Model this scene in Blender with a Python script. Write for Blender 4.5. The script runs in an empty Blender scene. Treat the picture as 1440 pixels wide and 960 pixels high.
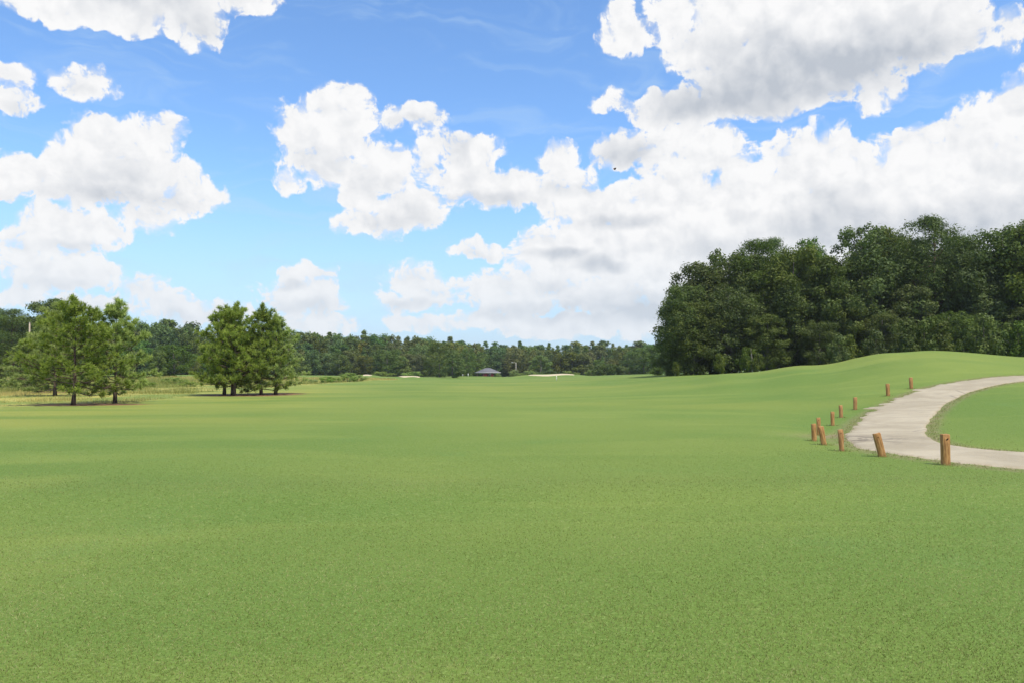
import bpy, math, random
import numpy as np

C = bpy.context.scene.collection
SC = bpy.context.scene
F = 1120.0            # focal length in photo pixels (1440 wide)
HOR = 518.0           # row of the horizon in the photo
EYE = 1.6
PITCH = math.atan((HOR - 480.0) / F)
rng = np.random.default_rng(7)

# ------------------------------------------------------------------ tagging helpers
def tag(o, label=None, cat=None, group=None, kind=None):
    if label: o['label'] = label
    if cat: o['category'] = cat
    if group: o['group'] = group
    if kind: o['kind'] = kind
    return o

def thing(name, loc=(0, 0, 0), rz=0.0, label=None, cat=None, group=None):
    o = bpy.data.objects.new(name, None)
    o.empty_display_size = 0.2
    C.objects.link(o)
    o.location = loc
    o.rotation_euler = (0, 0, rz)
    return tag(o, label, cat, group)

def link(name, me, parent=None, mat=None):
    o = bpy.data.objects.new(name, me)
    C.objects.link(o)
    if parent: o.parent = parent
    if mat and not me.materials: me.materials.append(mat)
    return o

def np_mesh(name, verts, faces, mat=None, attrs=None, smooth=False, cols=None):
    """verts (N,3); faces (M,k) with one k, or a list of such arrays"""
    me = bpy.data.meshes.new(name)
    if not isinstance(faces, list): faces = [faces]
    faces = [np.asarray(f, np.int32) for f in faces if len(f)]
    verts = np.asarray(verts, np.float32)
    me.vertices.add(len(verts))
    me.vertices.foreach_set('co', verts.ravel())
    loops = np.concatenate([f.ravel() for f in faces])
    tot = np.concatenate([np.full(len(f), f.shape[1], np.int32) for f in faces])
    start = np.concatenate([[0], np.cumsum(tot)[:-1]]).astype(np.int32)
    me.loops.add(len(loops)); me.loops.foreach_set('vertex_index', loops)
    me.polygons.add(len(tot)); me.polygons.foreach_set('loop_start', start)
    me.polygons.foreach_set('loop_total', tot)
    if smooth: me.polygons.foreach_set('use_smooth', np.ones(len(tot), bool))
    me.update(calc_edges=True)
    for k, v in (attrs or {}).items():
        a = me.attributes.new(k, 'FLOAT', 'POINT')
        a.data.foreach_set('value', np.asarray(v, np.float32))
    if mat: me.materials.append(mat)
    return me

class MB:
    """collects simple solids into one mesh"""
    def __init__(s): s.v = []; s.q = []; s.t = []; s.n = 0
    def add(s, v, q=(), t=()):
        v = np.asarray(v, float)
        s.v.append(v)
        for f in q: s.q.append([i + s.n for i in f])
        for f in t: s.t.append([i + s.n for i in f])
        s.n += len(v)
    def box(s, x0, x1, y0, y1, z0, z1):
        s.add([(x0,y0,z0),(x1,y0,z0),(x1,y1,z0),(x0,y1,z0),(x0,y0,z1),(x1,y0,z1),(x1,y1,z1),(x0,y1,z1)],
              q=[(3,2,1,0),(4,5,6,7),(0,1,5,4),(1,2,6,5),(2,3,7,6),(3,0,4,7)])
    def tube(s, pts, rad, n=7, cap=True):
        pts = [np.asarray(p, float) for p in pts]
        m = len(pts); rings = []
        for i, p in enumerate(pts):
            d = pts[min(i+1, m-1)] - pts[max(i-1, 0)]
            d = d / (np.linalg.norm(d) + 1e-9)
            a = np.cross(d, (0.0, 1.0, 0.03)) if abs(d[1]) < .9 else np.cross(d, (1.0, 0, 0))
            a /= np.linalg.norm(a); b = np.cross(d, a)
            t = np.arange(n) / n * 2 * math.pi
            rings.append(p + rad[i] * (np.cos(t)[:, None] * a + np.sin(t)[:, None] * b))
        q = [(i*n+j, i*n+(j+1) % n, (i+1)*n+(j+1) % n, (i+1)*n+j) for i in range(m-1) for j in range(n)]
        v = np.concatenate(rings); t = []
        if cap:
            v = np.concatenate([v, [pts[-1]], [pts[0]]])
            t = [((m-1)*n+j, (m-1)*n+(j+1) % n, m*n) for j in range(n)] + [((j+1) % n, j, m*n+1) for j in range(n)]
        s.add(v, q, t)
    def mesh(s, name, mat=None, smooth=False):
        fs = []
        if s.q: fs.append(np.array(s.q))
        if s.t: fs.append(np.array(s.t))
        return np_mesh(name, np.concatenate(s.v), fs, mat, smooth=smooth)

# ------------------------------------------------------------------ numpy value noise
_perm = np.random.default_rng(99).random((256, 256))
def vnoise(x, y):
    xi = np.floor(x).astype(int); yi = np.floor(y).astype(int)
    fx = x - xi; fy = y - yi
    fx = fx*fx*(3-2*fx); fy = fy*fy*(3-2*fy)
    g = lambda a, b: _perm[a & 255, b & 255]
    return (g(xi,yi)*(1-fx)+g(xi+1,yi)*fx)*(1-fy) + (g(xi,yi+1)*(1-fx)+g(xi+1,yi+1)*fx)*fy
def fbm(x, y, o=4):
    s = 0; a = .5; t = 0
    for i in range(o):
        s = s + a*vnoise(x*2**i+i*17.3, y*2**i+i*9.1); t += a; a *= .5
    return s/t
def sstep(a, b, x):
    t = np.clip((x-a)/(b-a), 0, 1); return t*t*(3-2*t)

# ------------------------------------------------------------------ the terrain
PXC = np.array([-900,-300, 100, 300, 450, 560, 660, 740, 860, 960,1060,1140,1200,1300,1440,1700,2200], float)
DR  = np.array([1.5,  8, 13, 18, 24, 31, 40, 50, 58, 75, 95,125,150,176,200,250,320,450,900], float)
ZT = np.array([
 [0]*17,
 [0]*17,
 [0]*17,
 [0,0,0,0,0,0,0,0,0,0,0,-.04,-.06,-.03,.02,.05,.05],
 [0,0,0,0,0,0,0,0,0,0,-.02,-.10,-.08,.02,.18,.25,.3],
 [0,0,0,0,0,0,0,0,.0,.0,.0,.02,.12,.36,.62,.75,.8],
 [0,0,0,0,0,0,0,0,.05,.12,.25,.48,.72,1.02,1.12,1.2,1.2],
 [0,0,0,0,0,0,0,.02,.12,.45,.95,1.30,1.70,2.30,1.98,1.6,1.5],
 [0,0,0,0,0,0,0,.03,.20,.75,1.42,1.83,2.38,2.92,2.45,1.9,1.6],
 [0,0,0,.0,.0,.0,.0,.05,.30,.80,1.15,1.4,1.7,2.1,2.0,1.6,1.4],
 [0,0,.0,.0,.05,.05,.0,.02,.40,.80,.95,1.0,1.2,1.4,1.4,1.3,1.2],
 [.2,.1,.0,.0,.0,-.10,-.2,-.25,.30,.75,.9,1.0,1.1,1.2,1.2,1.2,1.2],
 [.2,.1,.0,.0,-.1,-.30,-.40,-.45,.25,.7,.9,1.,1.,1.,1.,1.,1.],
 [.2,.1,.0,.0,-.1,-.35,-.35,-.60,.10,.5,.7,.8,.8,.8,.8,.8,.8],
 [.2,.1,.0,.0,-.1,-.40,-.30,-.50,-.1,.3,.5,.6,.6,.6,.6,.6,.6],
 [.2,.1,-.2,-.3,-.5,-.9,-2.0,-1.6,-.5,-.2,0,0,0,0,0,0,0],
 [0,0,-.6,-.9,-1.1,-1.5,-2.3,-2.0,-1.2,-1,-.8,-.5,-.5,-.5,-.5,-.5,-.5],
 [0,0,-1,-1.3,-1.5,-1.8,-2.4,-2.2,-1.6,-1.4,-1.2,-1,-1,-1,-1,-1,-1],
 [0,0,-1,-1.3,-1.5,-1.8,-2.4,-2.2,-1.6,-1.4,-1.2,-1,-1,-1,-1,-1,-1]], float)
UC = (PXC-720)/F; LD = np.log(DR)
def _cr(grid, q):
    i = np.clip(np.searchsorted(grid, q)-1, 0, len(grid)-2)
    t = np.clip((q-grid[i])/(grid[i+1]-grid[i]), 0, 1)
    return i, t
def _interp(T, i, t, n):      # monotone-ish cubic with damped tangents
    i0 = np.maximum(i-1, 0); i3 = np.minimum(i+2, n-1)
    return i0, i3
BUMPS = [(772, 190, 8.0, 6.0, .72), (575, 141, 3.2, 4.0, .50), (516, 196, 3.0, 5.0, .45), (686,205,12,9,-.20)]
def zt(x, y):
    x = np.asarray(x, float); y = np.asarray(y, float)
    yy = np.maximum(y, 1.5)
    u = np.clip(x/yy, UC[0], UC[-1]); l = np.clip(np.log(yy), LD[0], LD[-1])
    iu, tu = _cr(UC, u); il, tl = _cr(LD, l)
    def cub(p0, p1, p2, p3, t):
        m1 = (p2-p0)*.42; m2 = (p3-p1)*.42
        t2 = t*t; t3 = t2*t
        return (2*t3-3*t2+1)*p1+(t3-2*t2+t)*m1+(-2*t3+3*t2)*p2+(t3-t2)*m2
    R = []
    for k in (-1, 0, 1, 2):
        r = np.clip(il+k, 0, len(LD)-1)
        c = [ZT[r, np.clip(iu+j, 0, len(UC)-1)] for j in (-1, 0, 1, 2)]
        R.append(cub(*c, tu))
    z = cub(*R, tl)
    fade = np.clip((yy-3)/20, 0, 1)
    z = z + .05*(fbm(x*.09+3, y*.09+8, 2)-.5)*2*np.clip((y-5)/6,0,1)
    z = z + .10*(fbm(x*.035+31, y*.035+18, 2)-.5)*2*fade
    z = z + .085*np.exp(-((y-10.2-.035*x)/1.2)**2)           # soft lip across the near fairway
    for (p, d, wx, wy, h) in BUMPS:
        bx = (p-720)/F*d
        z = z + h*np.exp(-((x-bx)/wx)**4-((y-d)/wy)**2)
    # small hummocks along the mound in front of the big wood
    hp = (x/yy)*F+720
    z = z + .10*np.sin(hp*.055+y*.05)*sstep(950, 1020, hp)*sstep(1330, 1230, hp)*np.exp(-((y-56)/9)**2)
    return z
def z1(x, y): return float(zt(np.array([x]), np.array([y]))[0])
def hit(px, py, dmax=500):
    u = (px-720)/F; s = (py-HOR)/F
    d = np.concatenate([np.linspace(3, 60, 2280), np.linspace(60.1, dmax, 4000)])
    zz = EYE - s*d
    below = zz <= zt(u*d, d)
    k = np.argmax(below) if below.any() else len(d)-1
    return float(u*d[k]), float(d[k]), float(zt(np.array([u*d[k]]), np.array([d[k]]))[0])

# ------------------------------------------------------------------ material helpers
def new_mat(name):
    m = bpy.data.materials.new(name); m.use_nodes = True
    nt = m.node_tree; nt.nodes.clear()
    return m, nt
class NT:
    def __init__(s, nt): s.nt = nt; s.N = nt.nodes; s.L = nt.links
    def set(s, sock, v):
        if isinstance(v, bpy.types.NodeSocket): s.L.new(v, sock)
        elif v is not None: sock.default_value = v
    def n(s, typ, **kw):
        nd = s.N.new(typ)
        for k, v in kw.items(): setattr(nd, k, v)
        return nd
    def math(s, op, a, b=None, c=None, clamp=False):
        nd = s.N.new('ShaderNodeMath'); nd.operation = op; nd.use_clamp = clamp
        for i, v in enumerate((a, b, c)):
            if v is not None: s.set(nd.inputs[i], v)
        return nd.outputs[0]
    def vmath(s, op, a, b=None, c=None):
        nd = s.N.new('ShaderNodeVectorMath'); nd.operation = op
        for i, v in enumerate((a, b, c)):
            if v is not None: s.set(nd.inputs[i], v)
        return nd.outputs['Value'] if op in ('LENGTH', 'DOT_PRODUCT') else nd.outputs[0]
    def mix(s, f, a, b, blend='MIX'):
        nd = s.N.new('ShaderNodeMix'); nd.data_type = 'RGBA'; nd.blend_type = blend
        s.set(nd.inputs[0], f)
        for i, v in ((6, a), (7, b)):
            if isinstance(v, tuple) and len(v) == 3: v = (*v, 1)
            s.set(nd.inputs[i], v)
        return nd.outputs[2]
    def noise(s, vec, scale, detail=2, rough=.5, dist=0, dim='3D', lac=2.0):
        nd = s.N.new('ShaderNodeTexNoise'); nd.noise_dimensions = dim
        if vec is not None: s.L.new(vec, nd.inputs['Vector'])
        nd.inputs['Scale'].default_value = scale; nd.inputs['Detail'].default_value = detail
        nd.inputs['Roughness'].default_value = rough; nd.inputs['Distortion'].default_value = dist
        nd.inputs['Lacunarity'].default_value = lac
        return nd.outputs[0]
    def ramp(s, v, a, b, lo=0.0, hi=1.0, smooth=True):
        nd = s.N.new('ShaderNodeMapRange'); nd.interpolation_type = 'SMOOTHSTEP' if smooth else 'LINEAR'
        s.set(nd.inputs[0], v)
        for i, x in ((1, a), (2, b), (3, lo), (4, hi)): s.set(nd.inputs[i], x)
        return nd.outputs[0]
    def attr(s, name):
        nd = s.N.new('ShaderNodeAttribute'); nd.attribute_name = name
        return nd.outputs['Fac']
    def pos(s):
        return s.N.new('ShaderNodeNewGeometry').outputs['Position']
    def obj(s):
        return s.N.new('ShaderNodeTexCoord').outputs['Object']
    def rand(s):
        return s.N.new('ShaderNodeObjectInfo').outputs['Random']
    def bump(s, h, strength=.5, dist=.02):
        nd = s.N.new('ShaderNodeBump'); nd.inputs['Strength'].default_value = strength
        nd.inputs['Distance'].default_value = dist
        s.L.new(h, nd.inputs['Height']); return nd.outputs[0]
    def principled(s, col, rough=.8, normal=None, spec=.3):
        p = s.N.new('ShaderNodeBsdfPrincipled')
        if isinstance(col, tuple) and len(col) == 3: col = (*col, 1)
        s.set(p.inputs['Base Color'], col); s.set(p.inputs['Roughness'], rough)
        p.inputs['Specular IOR Level'].default_value = spec
        if normal: s.L.new(normal, p.inputs['Normal'])
        o = s.N.new('ShaderNodeOutputMaterial'); s.L.new(p.outputs[0], o.inputs[0])
        return p

def leaf_mat(name, dark, light, trans=.25, hue=.10, gloss=.10):
    m, nt = new_mat(name); t = NT(nt)
    v = t.attr('tint')
    col = t.mix(v, dark, light)
    r = t.rand()
    nd = t.n('ShaderNodeHueSaturation')
    t.set(nd.inputs['Hue'], t.ramp(r, 0, 1, .5-hue*.28, .5+hue*.18, False))
    r2 = t.math('FRACT', t.math('MULTIPLY', r, 7.31))
    t.set(nd.inputs['Value'], t.ramp(r2, 0, 1, .78, 1.25, False))
    r3 = t.math('FRACT', t.math('MULTIPLY', r, 13.7))
    t.set(nd.inputs['Saturation'], t.ramp(r3, 0, 1, .82, 1.08, False))
    t.set(nd.inputs['Color'], col)
    p = t.n('ShaderNodeBsdfPrincipled'); t.set(p.inputs['Base Color'], nd.outputs[0])
    p.inputs['Roughness'].default_value = .55; p.inputs['Specular IOR Level'].default_value = gloss
    tr = t.n('ShaderNodeBsdfTranslucent')
    t.set(tr.inputs[0], t.mix(.5, nd.outputs[0], (.16, .26, .03), 'MIX'))
    ms = t.n('ShaderNodeMixShader'); ms.inputs[0].default_value = trans
    t.L.new(p.outputs[0], ms.inputs[1]); t.L.new(tr.outputs[0], ms.inputs[2])
    o = t.n('ShaderNodeOutputMaterial'); t.L.new(ms.outputs[0], o.inputs[0])
    return m
M_BROAD = leaf_mat('broadleaf', (.042, .078, .014), (.145, .210, .036), .28)
M_FOREST = leaf_mat('forest_leaf', (.032, .052, .011), (.160, .200, .042), .30, .07)
M_FPINE = leaf_mat('old_pine_needle', (.028, .056, .013), (.125, .185, .038), .24, .06)
M_PINE = leaf_mat('young_pine_needle', (.120, .175, .026), (.460, .540, .100), .45, .03)
M_FAR = leaf_mat('far_leaf', (.046, .082, .018), (.180, .240, .052), .3, .26)
M_FARP = leaf_mat('far_pine_needle', (.044, .080, .018), (.170, .230, .048), .25, .20)
M_GREEN = leaf_mat('fresh_leaf', (.070, .120, .026), (.215, .290, .070), .3, .04)
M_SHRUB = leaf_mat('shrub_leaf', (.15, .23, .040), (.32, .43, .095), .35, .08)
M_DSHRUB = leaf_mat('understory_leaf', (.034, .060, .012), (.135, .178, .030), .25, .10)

def bark_mat(name, a, b):
    m, nt = new_mat(name); t = NT(nt)
    mp = t.n('ShaderNodeMapping'); mp.inputs['Scale'].default_value = (9, 9, 2.2)
    t.L.new(t.obj(), mp.inputs[0])
    nz = t.noise(mp.outputs[0], 1.5, 4, .65)
    t.principled(t.mix(t.ramp(nz, .35, .65), a, b), .9, t.bump(nz, .8, .03), .1)
    return m
M_BARK = bark_mat('pine_bark', (.055, .036, .026), (.16, .115, .085))
M_BARK2 = bark_mat('grey_bark', (.07, .062, .05), (.20, .18, .15))

# ------------------------------------------------------------------ ground material
def ground_mat():
    m, nt = new_mat('mown_grass'); t = NT(nt)
    P = t.pos()
    big = t.noise(P, .055, 3, .55, .6)
    mid = t.noise(P, .45, 3, .6, .4)
    mp = t.n('ShaderNodeMapping'); mp.inputs['Scale'].default_value = (.35, 1.0, 1); t.L.new(P, mp.inputs[0])
    streak = t.noise(mp.outputs[0], .28, 3, .6, 1.0)
    tuft = t.noise(P, 7.0, 3, .65)
    fine = t.noise(P, 38.0, 3, .75)
    col = t.mix(t.ramp(big, .38, .62), (.108, .172, .030), (.152, .202, .038))
    col = t.mix(t.ramp(streak, .50, .72, 0, .55), col, (.200, .242, .050))
    col = t.mix(t.ramp(mid, .56, .76, 0, .45), col, (.105, .188, .042))
    # bands of weak, yellowed turf in the distance on the left
    mpy = t.n('ShaderNodeMapping'); mpy.inputs['Scale'].default_value = (.5, 1.6, 1); t.L.new(P, mpy.inputs[0])
    yb = t.noise(mpy.outputs[0], .11, 3, .6, 1.2)
    yel = t.math('MULTIPLY', t.attr('yellow'), t.ramp(yb, .34, .66, .05, .75))
    col = t.mix(yel, col, (.285, .275, .055))
    straw = t.ramp(tuft, .55, .75, 0, .40)
    col = t.mix(straw, col, (.215, .255, .072))
    col = t.mix(t.ramp(fine, .52, .72, 0, .65), col, (.265, .33, .105))
    col = t.mix(t.ramp(fine, .48, .30, 0, .55), col, (.045, .095, .014))
    # golden rough
    rg = t.noise(P, .22, 4, .6, .5)
    rf = t.noise(P, 3.5, 3, .6)
    rc = t.mix(t.ramp(rg, .40, .62), (.150, .205, .042), (.350, .315, .078))
    rc = t.mix(t.ramp(rf, .5, .7, 0, .5), rc, (.44, .38, .13))
    col = t.mix(t.attr('rough'), col, rc)
    # pine straw and bare soil
    sn = t.noise(P, 2.6, 4, .65, .4)
    sc = t.mix(t.ramp(sn, .38, .62), (.085, .040, .022), (.24, .125, .070))
    sf = t.math('MULTIPLY', t.attr('straw'), t.ramp(sn, .22, .44))
    col = t.mix(sf, col, sc)
    dn = t.noise(P, 5.0, 4, .7, .3)
    dirt = t.math('MULTIPLY', t.attr('dirt'), t.ramp(dn, .36, .58))
    dc = t.mix(t.noise(P, 9, 3, .6), (.12, .075, .04), (.34, .27, .17))
    col = t.mix(dirt, col, dc)
    h = t.math('ADD', t.math('MULTIPLY', fine, .5), t.math('MULTIPLY', tuft, .8))
    t.principled(col, .85, t.bump(h, .8, .03), .12)
    return m
M_GROUND = ground_mat()

# ------------------------------------------------------------------ traced outlines laid on the terrain
def smooth_poly(pts, n):
    pts = np.array(pts, float)
    seg = np.concatenate([[0], np.cumsum(np.linalg.norm(np.diff(pts, axis=0), axis=1))])
    s = np.linspace(0, seg[-1], n)
    P = np.stack([np.interp(s, seg, pts[:, k]) for k in range(pts.shape[1])], 1)
    for _ in range(max(2, n//28)):
        Q = P.copy(); Q[1:-1] = (P[:-2]+2*P[1:-1]+P[2:])/4; P = Q
    return P
inner_px = [(1440,535.6),(1402,541),(1362,551.5),(1334,566),(1314,584),(1305,599),(1304,608),(1311,617),(1330,625),(1372,630.5),(1440,637)]
outer_px = [(1440,527.2),(1390,530),(1340,537),(1300,545),(1262,559),(1230,575),(1206,590),(1194,602),(1184,612),(1188,624),(1215,632),(1262,640.5),(1322,648.5),(1372,653.5),(1440,663)]
inner_w = [hit(a, b)[:2] for a, b in inner_px]
outer_w = [hit(a, b)[:2] for a, b in outer_px]
# the path runs on beyond the frame on both arms
def extend(w, far, near): return [far] + w + [near]
i0, o0 = np.array(inner_w[0]), np.array(outer_w[0])
fx = np.array([14.0, 3.0])
inner_w = [tuple(i0+2*fx*np.array([1, -.2])), tuple(i0+fx*.9)] + inner_w
outer_w = [tuple(o0+2*fx*np.array([1, -.2])), tuple(o0+fx*.9)] + outer_w
nv = np.array([9.0, -1.2])
inner_w = inner_w + [tuple(np.array(inner_w[-1])+nv), tuple(np.array(inner_w[-1])+2*nv)]
outer_w = outer_w + [tuple(np.array(outer_w[-1])+nv+np.array([0, .3])), tuple(np.array(outer_w[-1])+2*nv+np.array([0, .4]))]
def arc_match(A, B, n):
    """resample both so that matching points follow the bend"""
    return smooth_poly(A, n), smooth_poly(B, n)
# split at the bend so both arms pair up
def split_pair(iw, ow, ki, ko, n1, n2):
    a1, b1 = arc_match(iw[:ki+1], ow[:ko+1], n1)
    a2, b2 = arc_match(iw[ki:], ow[ko:], n2)
    return np.concatenate([a1, a2[1:]]), np.concatenate([b1, b2[1:]])
IN, OUT = split_pair(inner_w, outer_w, 2+6, 2+8, 170, 150)
IN, OUT = smooth_poly(IN, 340), smooth_poly(OUT, 340)
k = np.arange(len(IN))
jo = (fbm(k*.31, k*0+2.2, 3)-.5)*.26 + (fbm(k*1.3, k*0+9, 2)-.5)*.16
jo = jo + np.maximum(fbm(k*.55, k*0+4.4, 2)-.5, 0)*1.7*np.exp(-((k-178)/26.0)**2)
ji = (fbm(k*.33, k*0+5.2, 3)-.5)*.13
wid = OUT-IN; wl = np.linalg.norm(wid, axis=1, keepdims=True); wn = wid/wl
OUTj = OUT + wn*jo[:, None]*1.2; INj = IN - wn*ji[:, None]
NA = 16
PV = []; 
for j in range(NA+1):
    f = j/NA
    q = INj*(1-f)+OUTj*f
    z = zt(q[:, 0], q[:, 1]) + .022
    if j in (0, NA): z = z - .06
    PV.append(np.column_stack([q, z]))
PV = np.array(PV)                                  # (NA+1, n, 3)
npth = PV.shape[1]
idx = np.arange((NA+1)*npth).reshape(NA+1, npth)
PF = np.stack([idx[:-1, :-1], idx[1:, :-1], idx[1:, 1:], idx[:-1, 1:]], -1).reshape(-1, 4)
edge = np.repeat(np.abs(np.linspace(-1, 1, NA+1)), npth)
along = np.tile(np.linspace(0, 1, npth), NA+1)

def path_mat():
    m, nt = new_mat('worn_concrete'); t = NT(nt)
    P = t.pos()
    a = t.noise(P, .5, 4, .6, .5); b = t.noise(P, 4, 4, .65); c = t.noise(P, 60, 2, .6)
    col = t.mix(t.ramp(a, .35, .65), (.285, .235, .150), (.385, .325, .220))
    col = t.mix(t.ramp(b, .5, .75, 0, .35), col, (.22, .19, .15))
    col = t.mix(t.ramp(c, .35, .7, 0, .35), col, (.44, .40, .33))
    e = t.ramp(t.math('ADD', t.attr('edge'), t.math('MULTIPLY', t.math('SUBTRACT', b, .5), .5)), .82, 1.02)
    col = t.mix(e, col, (.30, .235, .14))
    # soil washed over the outside of the bend
    dm = t.math('MULTIPLY', t.attr('wash'), t.ramp(t.noise(P, 2.3, 4, .7, .6), .42, .60))
    col = t.mix(dm, col, (.13, .105, .075))
    # cracks
    vo = t.n('ShaderNodeTexVoronoi'); vo.feature = 'DISTANCE_TO_EDGE'; vo.inputs['Scale'].default_value = .33
    wv = t.vmath('ADD', P, t.vmath('SCALE', t.n('ShaderNodeTexNoise').outputs[1], None))
    t.L.new(P, vo.inputs['Vector'])
    cr = t.ramp(vo.outputs['Distance'], .0, .022, .6, 0)
    cr = t.math('MULTIPLY', cr, t.ramp(a, .45, .55))
    col = t.mix(cr, col, (.12, .10, .08))
    t.principled(col, .9, t.bump(t.math('ADD', b, t.math('MULTIPLY', c, .3)), .4, .01), .2)
    return m
wash = np.exp(-((PV[..., 0].ravel()-hit(1196, 617)[0])/1.3)**2-((PV[..., 1].ravel()-hit(1196, 617)[1])/1.4)**2)
pm = np_mesh('cart_path', PV.reshape(-1, 3), PF, path_mat(), {'edge': edge, 'wash': wash}, smooth=True)
cart_path = tag(link('cart_path', pm), 'pale worn cart path curving round the lawn behind the wooden posts', 'path', kind='structure')

# ------------------------------------------------------------------ the ground sheet
def axis(segments):
    out = []
    for a, b, s0, s1 in segments:
        x = a
        n = max(2, int(round(abs(b-a)/((s0+s1)/2))))
        w = np.linspace(0, 1, n+1)
        st = np.linspace(s0, s1, n); st = st/st.sum()*(b-a)
        out += list(a+np.concatenate([[0], np.cumsum(st)[:-1]]))
    out.append(segments[-1][1])
    return np.array(out)
XS = axis([(-1500, -300, 150, 40), (-300, -90, 12, 2.2), (-90, -20, 1.6, .8), (-20, 4, .7, .4), (4, 30, .17, .17), (30, 90, .5, 2), (90, 300, 2.5, 12), (300, 1500, 40, 150)])
YS = axis([(-1200, -60, 150, 12), (-60, 2, 5, .6), (2, 12, .4, .25), (12, 44, .17, .17), (44, 70, .25, .5), (70, 210, .8, 1.2), (210, 420, 2.5, 8), (420, 3500, 15, 250)])
GX, GY = np.meshgrid(XS, YS)
GZ = zt(GX, GY)
gx, gy = GX.ravel(), GY.ravel()
gidx = np.arange(len(gx)).reshape(GX.shape)
GF = np.stack([gidx[:-1, :-1], gidx[:-1, 1:], gidx[1:, 1:], gidx[1:, :-1]], -1).reshape(-1, 4)
gpx = np.where(gy > 2, gx/np.maximum(gy, 2)*F+720, 9999)
gn = fbm(gx*.12, gy*.12, 4)-.5
gn2 = fbm(gx*.6+40, gy*.6, 3)-.5
def rough_field(x, y):
    n = fbm(x*.10, y*.10, 4)-.5; n2 = fbm(x*.6+40, y*.6, 3)-.5
    # line of the first cut: from (-25, 33) out to (-32, 100), (-22, 150)
    bx = np.interp(y, [0, 24, 33, 39, 46, 55, 62, 75, 92, 112, 130, 160, 200], [-60, -24, -21, -18.5, -18, -21, -21.5, -21.5, -20, -18, -17.5, -40, -60])
    return sstep(1.2, -1.2, (x-bx)+n*4+n2*1.2)*sstep(24, 32, y+n*8)*sstep(170, 150, y)
rough = rough_field(gx, gy)
yellow = sstep(-2, -22, gx+gn*14+(gy-30)*.12)*sstep(16, 24, gy)*sstep(120, 70, gy)
yellow = np.clip(yellow + .55*np.exp(-((gy-47)/14)**2-((gx+18)/16)**2), 0, 1)
yellow = np.maximum(yellow, .55*sstep(.55, .75, fbm(gx*.05+9, gy*.09+3, 3))*sstep(20, 35, gy)*sstep(160, 110, gy))
_b1, _b2, _b3 = hit(122, 568.5), hit(352, 554.5), hit(78, 551)
BEDS = [(_b1[0], _b1[1]+.3, 2.9, 1.7, .1), (_b2[0], _b2[1]+.3, 3.3, 3.2, 0.0), (_b3[0], _b3[1], 2.6, 1.8, 0)]
straw = np.zeros_like(gx)
for (bx, by, rx, ry, a) in BEDS:
    d = np.sqrt(((gx-bx)/rx)**2+((gy-by)/ry)**2)
    straw = np.maximum(straw, sstep(1.1, .75, d+gn2*.5))
# distance to the path edges
def dist_poly(x, y, P):
    dm = np.full(x.shape, 1e9)
    for i in range(0, len(P)-1, 2):
        d = (x-P[i, 0])**2+(y-P[i, 1])**2
        dm = np.minimum(dm, d)
    return np.sqrt(dm)
near = (gx > 4) & (gx < 45) & (gy > 8) & (gy < 50)
dirt = np.zeros_like(gx)
di = dist_poly(gx[near], gy[near], IN); do = dist_poly(gx[near], gy[near], OUT)
wx, wy = hit(1184, 614)[:2]
dw = np.exp(-((gx[near]-wx)/1.0)**2-((gy[near]-wy)/1.1)**2)
dirt[near] = np.clip(sstep(.40, .08, di)*.9+sstep(.55, .10, do)*.75+dw*.9, 0, 1)
tanband = np.zeros_like(gx)
gm = np_mesh('ground', np.column_stack([gx, gy, GZ.ravel()]), GF, M_GROUND,
             {'rough': rough, 'yellow': yellow, 'straw': straw, 'dirt': dirt}, smooth=True)
ground = tag(link('ground', gm), 'wide mown green fairway rolling to the woods', 'ground', kind='structure')

# ------------------------------------------------------------------ grass blades
def grass_mat(name, spec=.2, DRY=(.40, .37, .17)):
    m, nt = new_mat(name); t = NT(nt)
    v = t.attr('tint'); s = t.attr('dry')
    col = t.mix(v, (.126, .155, .028), (.315, .335, .100))
    col = t.mix(s, col, DRY)
    p = t.n('ShaderNodeBsdfPrincipled'); t.set(p.inputs['Base Color'], col)
    p.inputs['Roughness'].default_value = .6; p.inputs['Specular IOR Level'].default_value = spec
    tr = t.n('ShaderNodeBsdfTranslucent'); t.set(tr.inputs[0], col)
    ms = t.n('ShaderNodeMixShader'); ms.inputs[0].default_value = .35
    t.L.new(p.outputs[0], ms.inputs[1]); t.L.new(tr.outputs[0], ms.inputs[2])
    o = t.n('ShaderNodeOutputMaterial'); t.L.new(ms.outputs[0], o.inputs[0])
    return m
def blades(name, x, y, h, w, tint, dry, mat, lean=.7):
    n = len(x)
    a = rng.random(n)*2*math.pi; b = rng.random(n)*2*math.pi
    z = zt(x, y)-.004
    base = np.column_stack([x, y, z])
    side = np.column_stack([np.cos(a), np.sin(a), np.zeros(n)])*w[:, None]*.5
    ln = np.column_stack([np.cos(b), np.sin(b), np.zeros(n)])*(h*lean*rng.random(n))[:, None]
    tip = base+ln; tip[:, 2] += h*rng.uniform(.6, 1.0, n)
    V = np.stack([base-side, base+side, tip], 1).reshape(-1, 3)
    T = np.arange(n*3).reshape(-1, 3)
    me = np_mesh(name, V, T, mat, {'tint': np.repeat(tint, 3), 'dry': np.repeat(dry, 3)})
    return link(name, me)
nb = 520000
d = 2.6*np.exp(rng.random(nb)*math.log(42/2.6)); u = rng.uniform(-.80, .80, nb)
x = u*d; y = d
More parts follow.
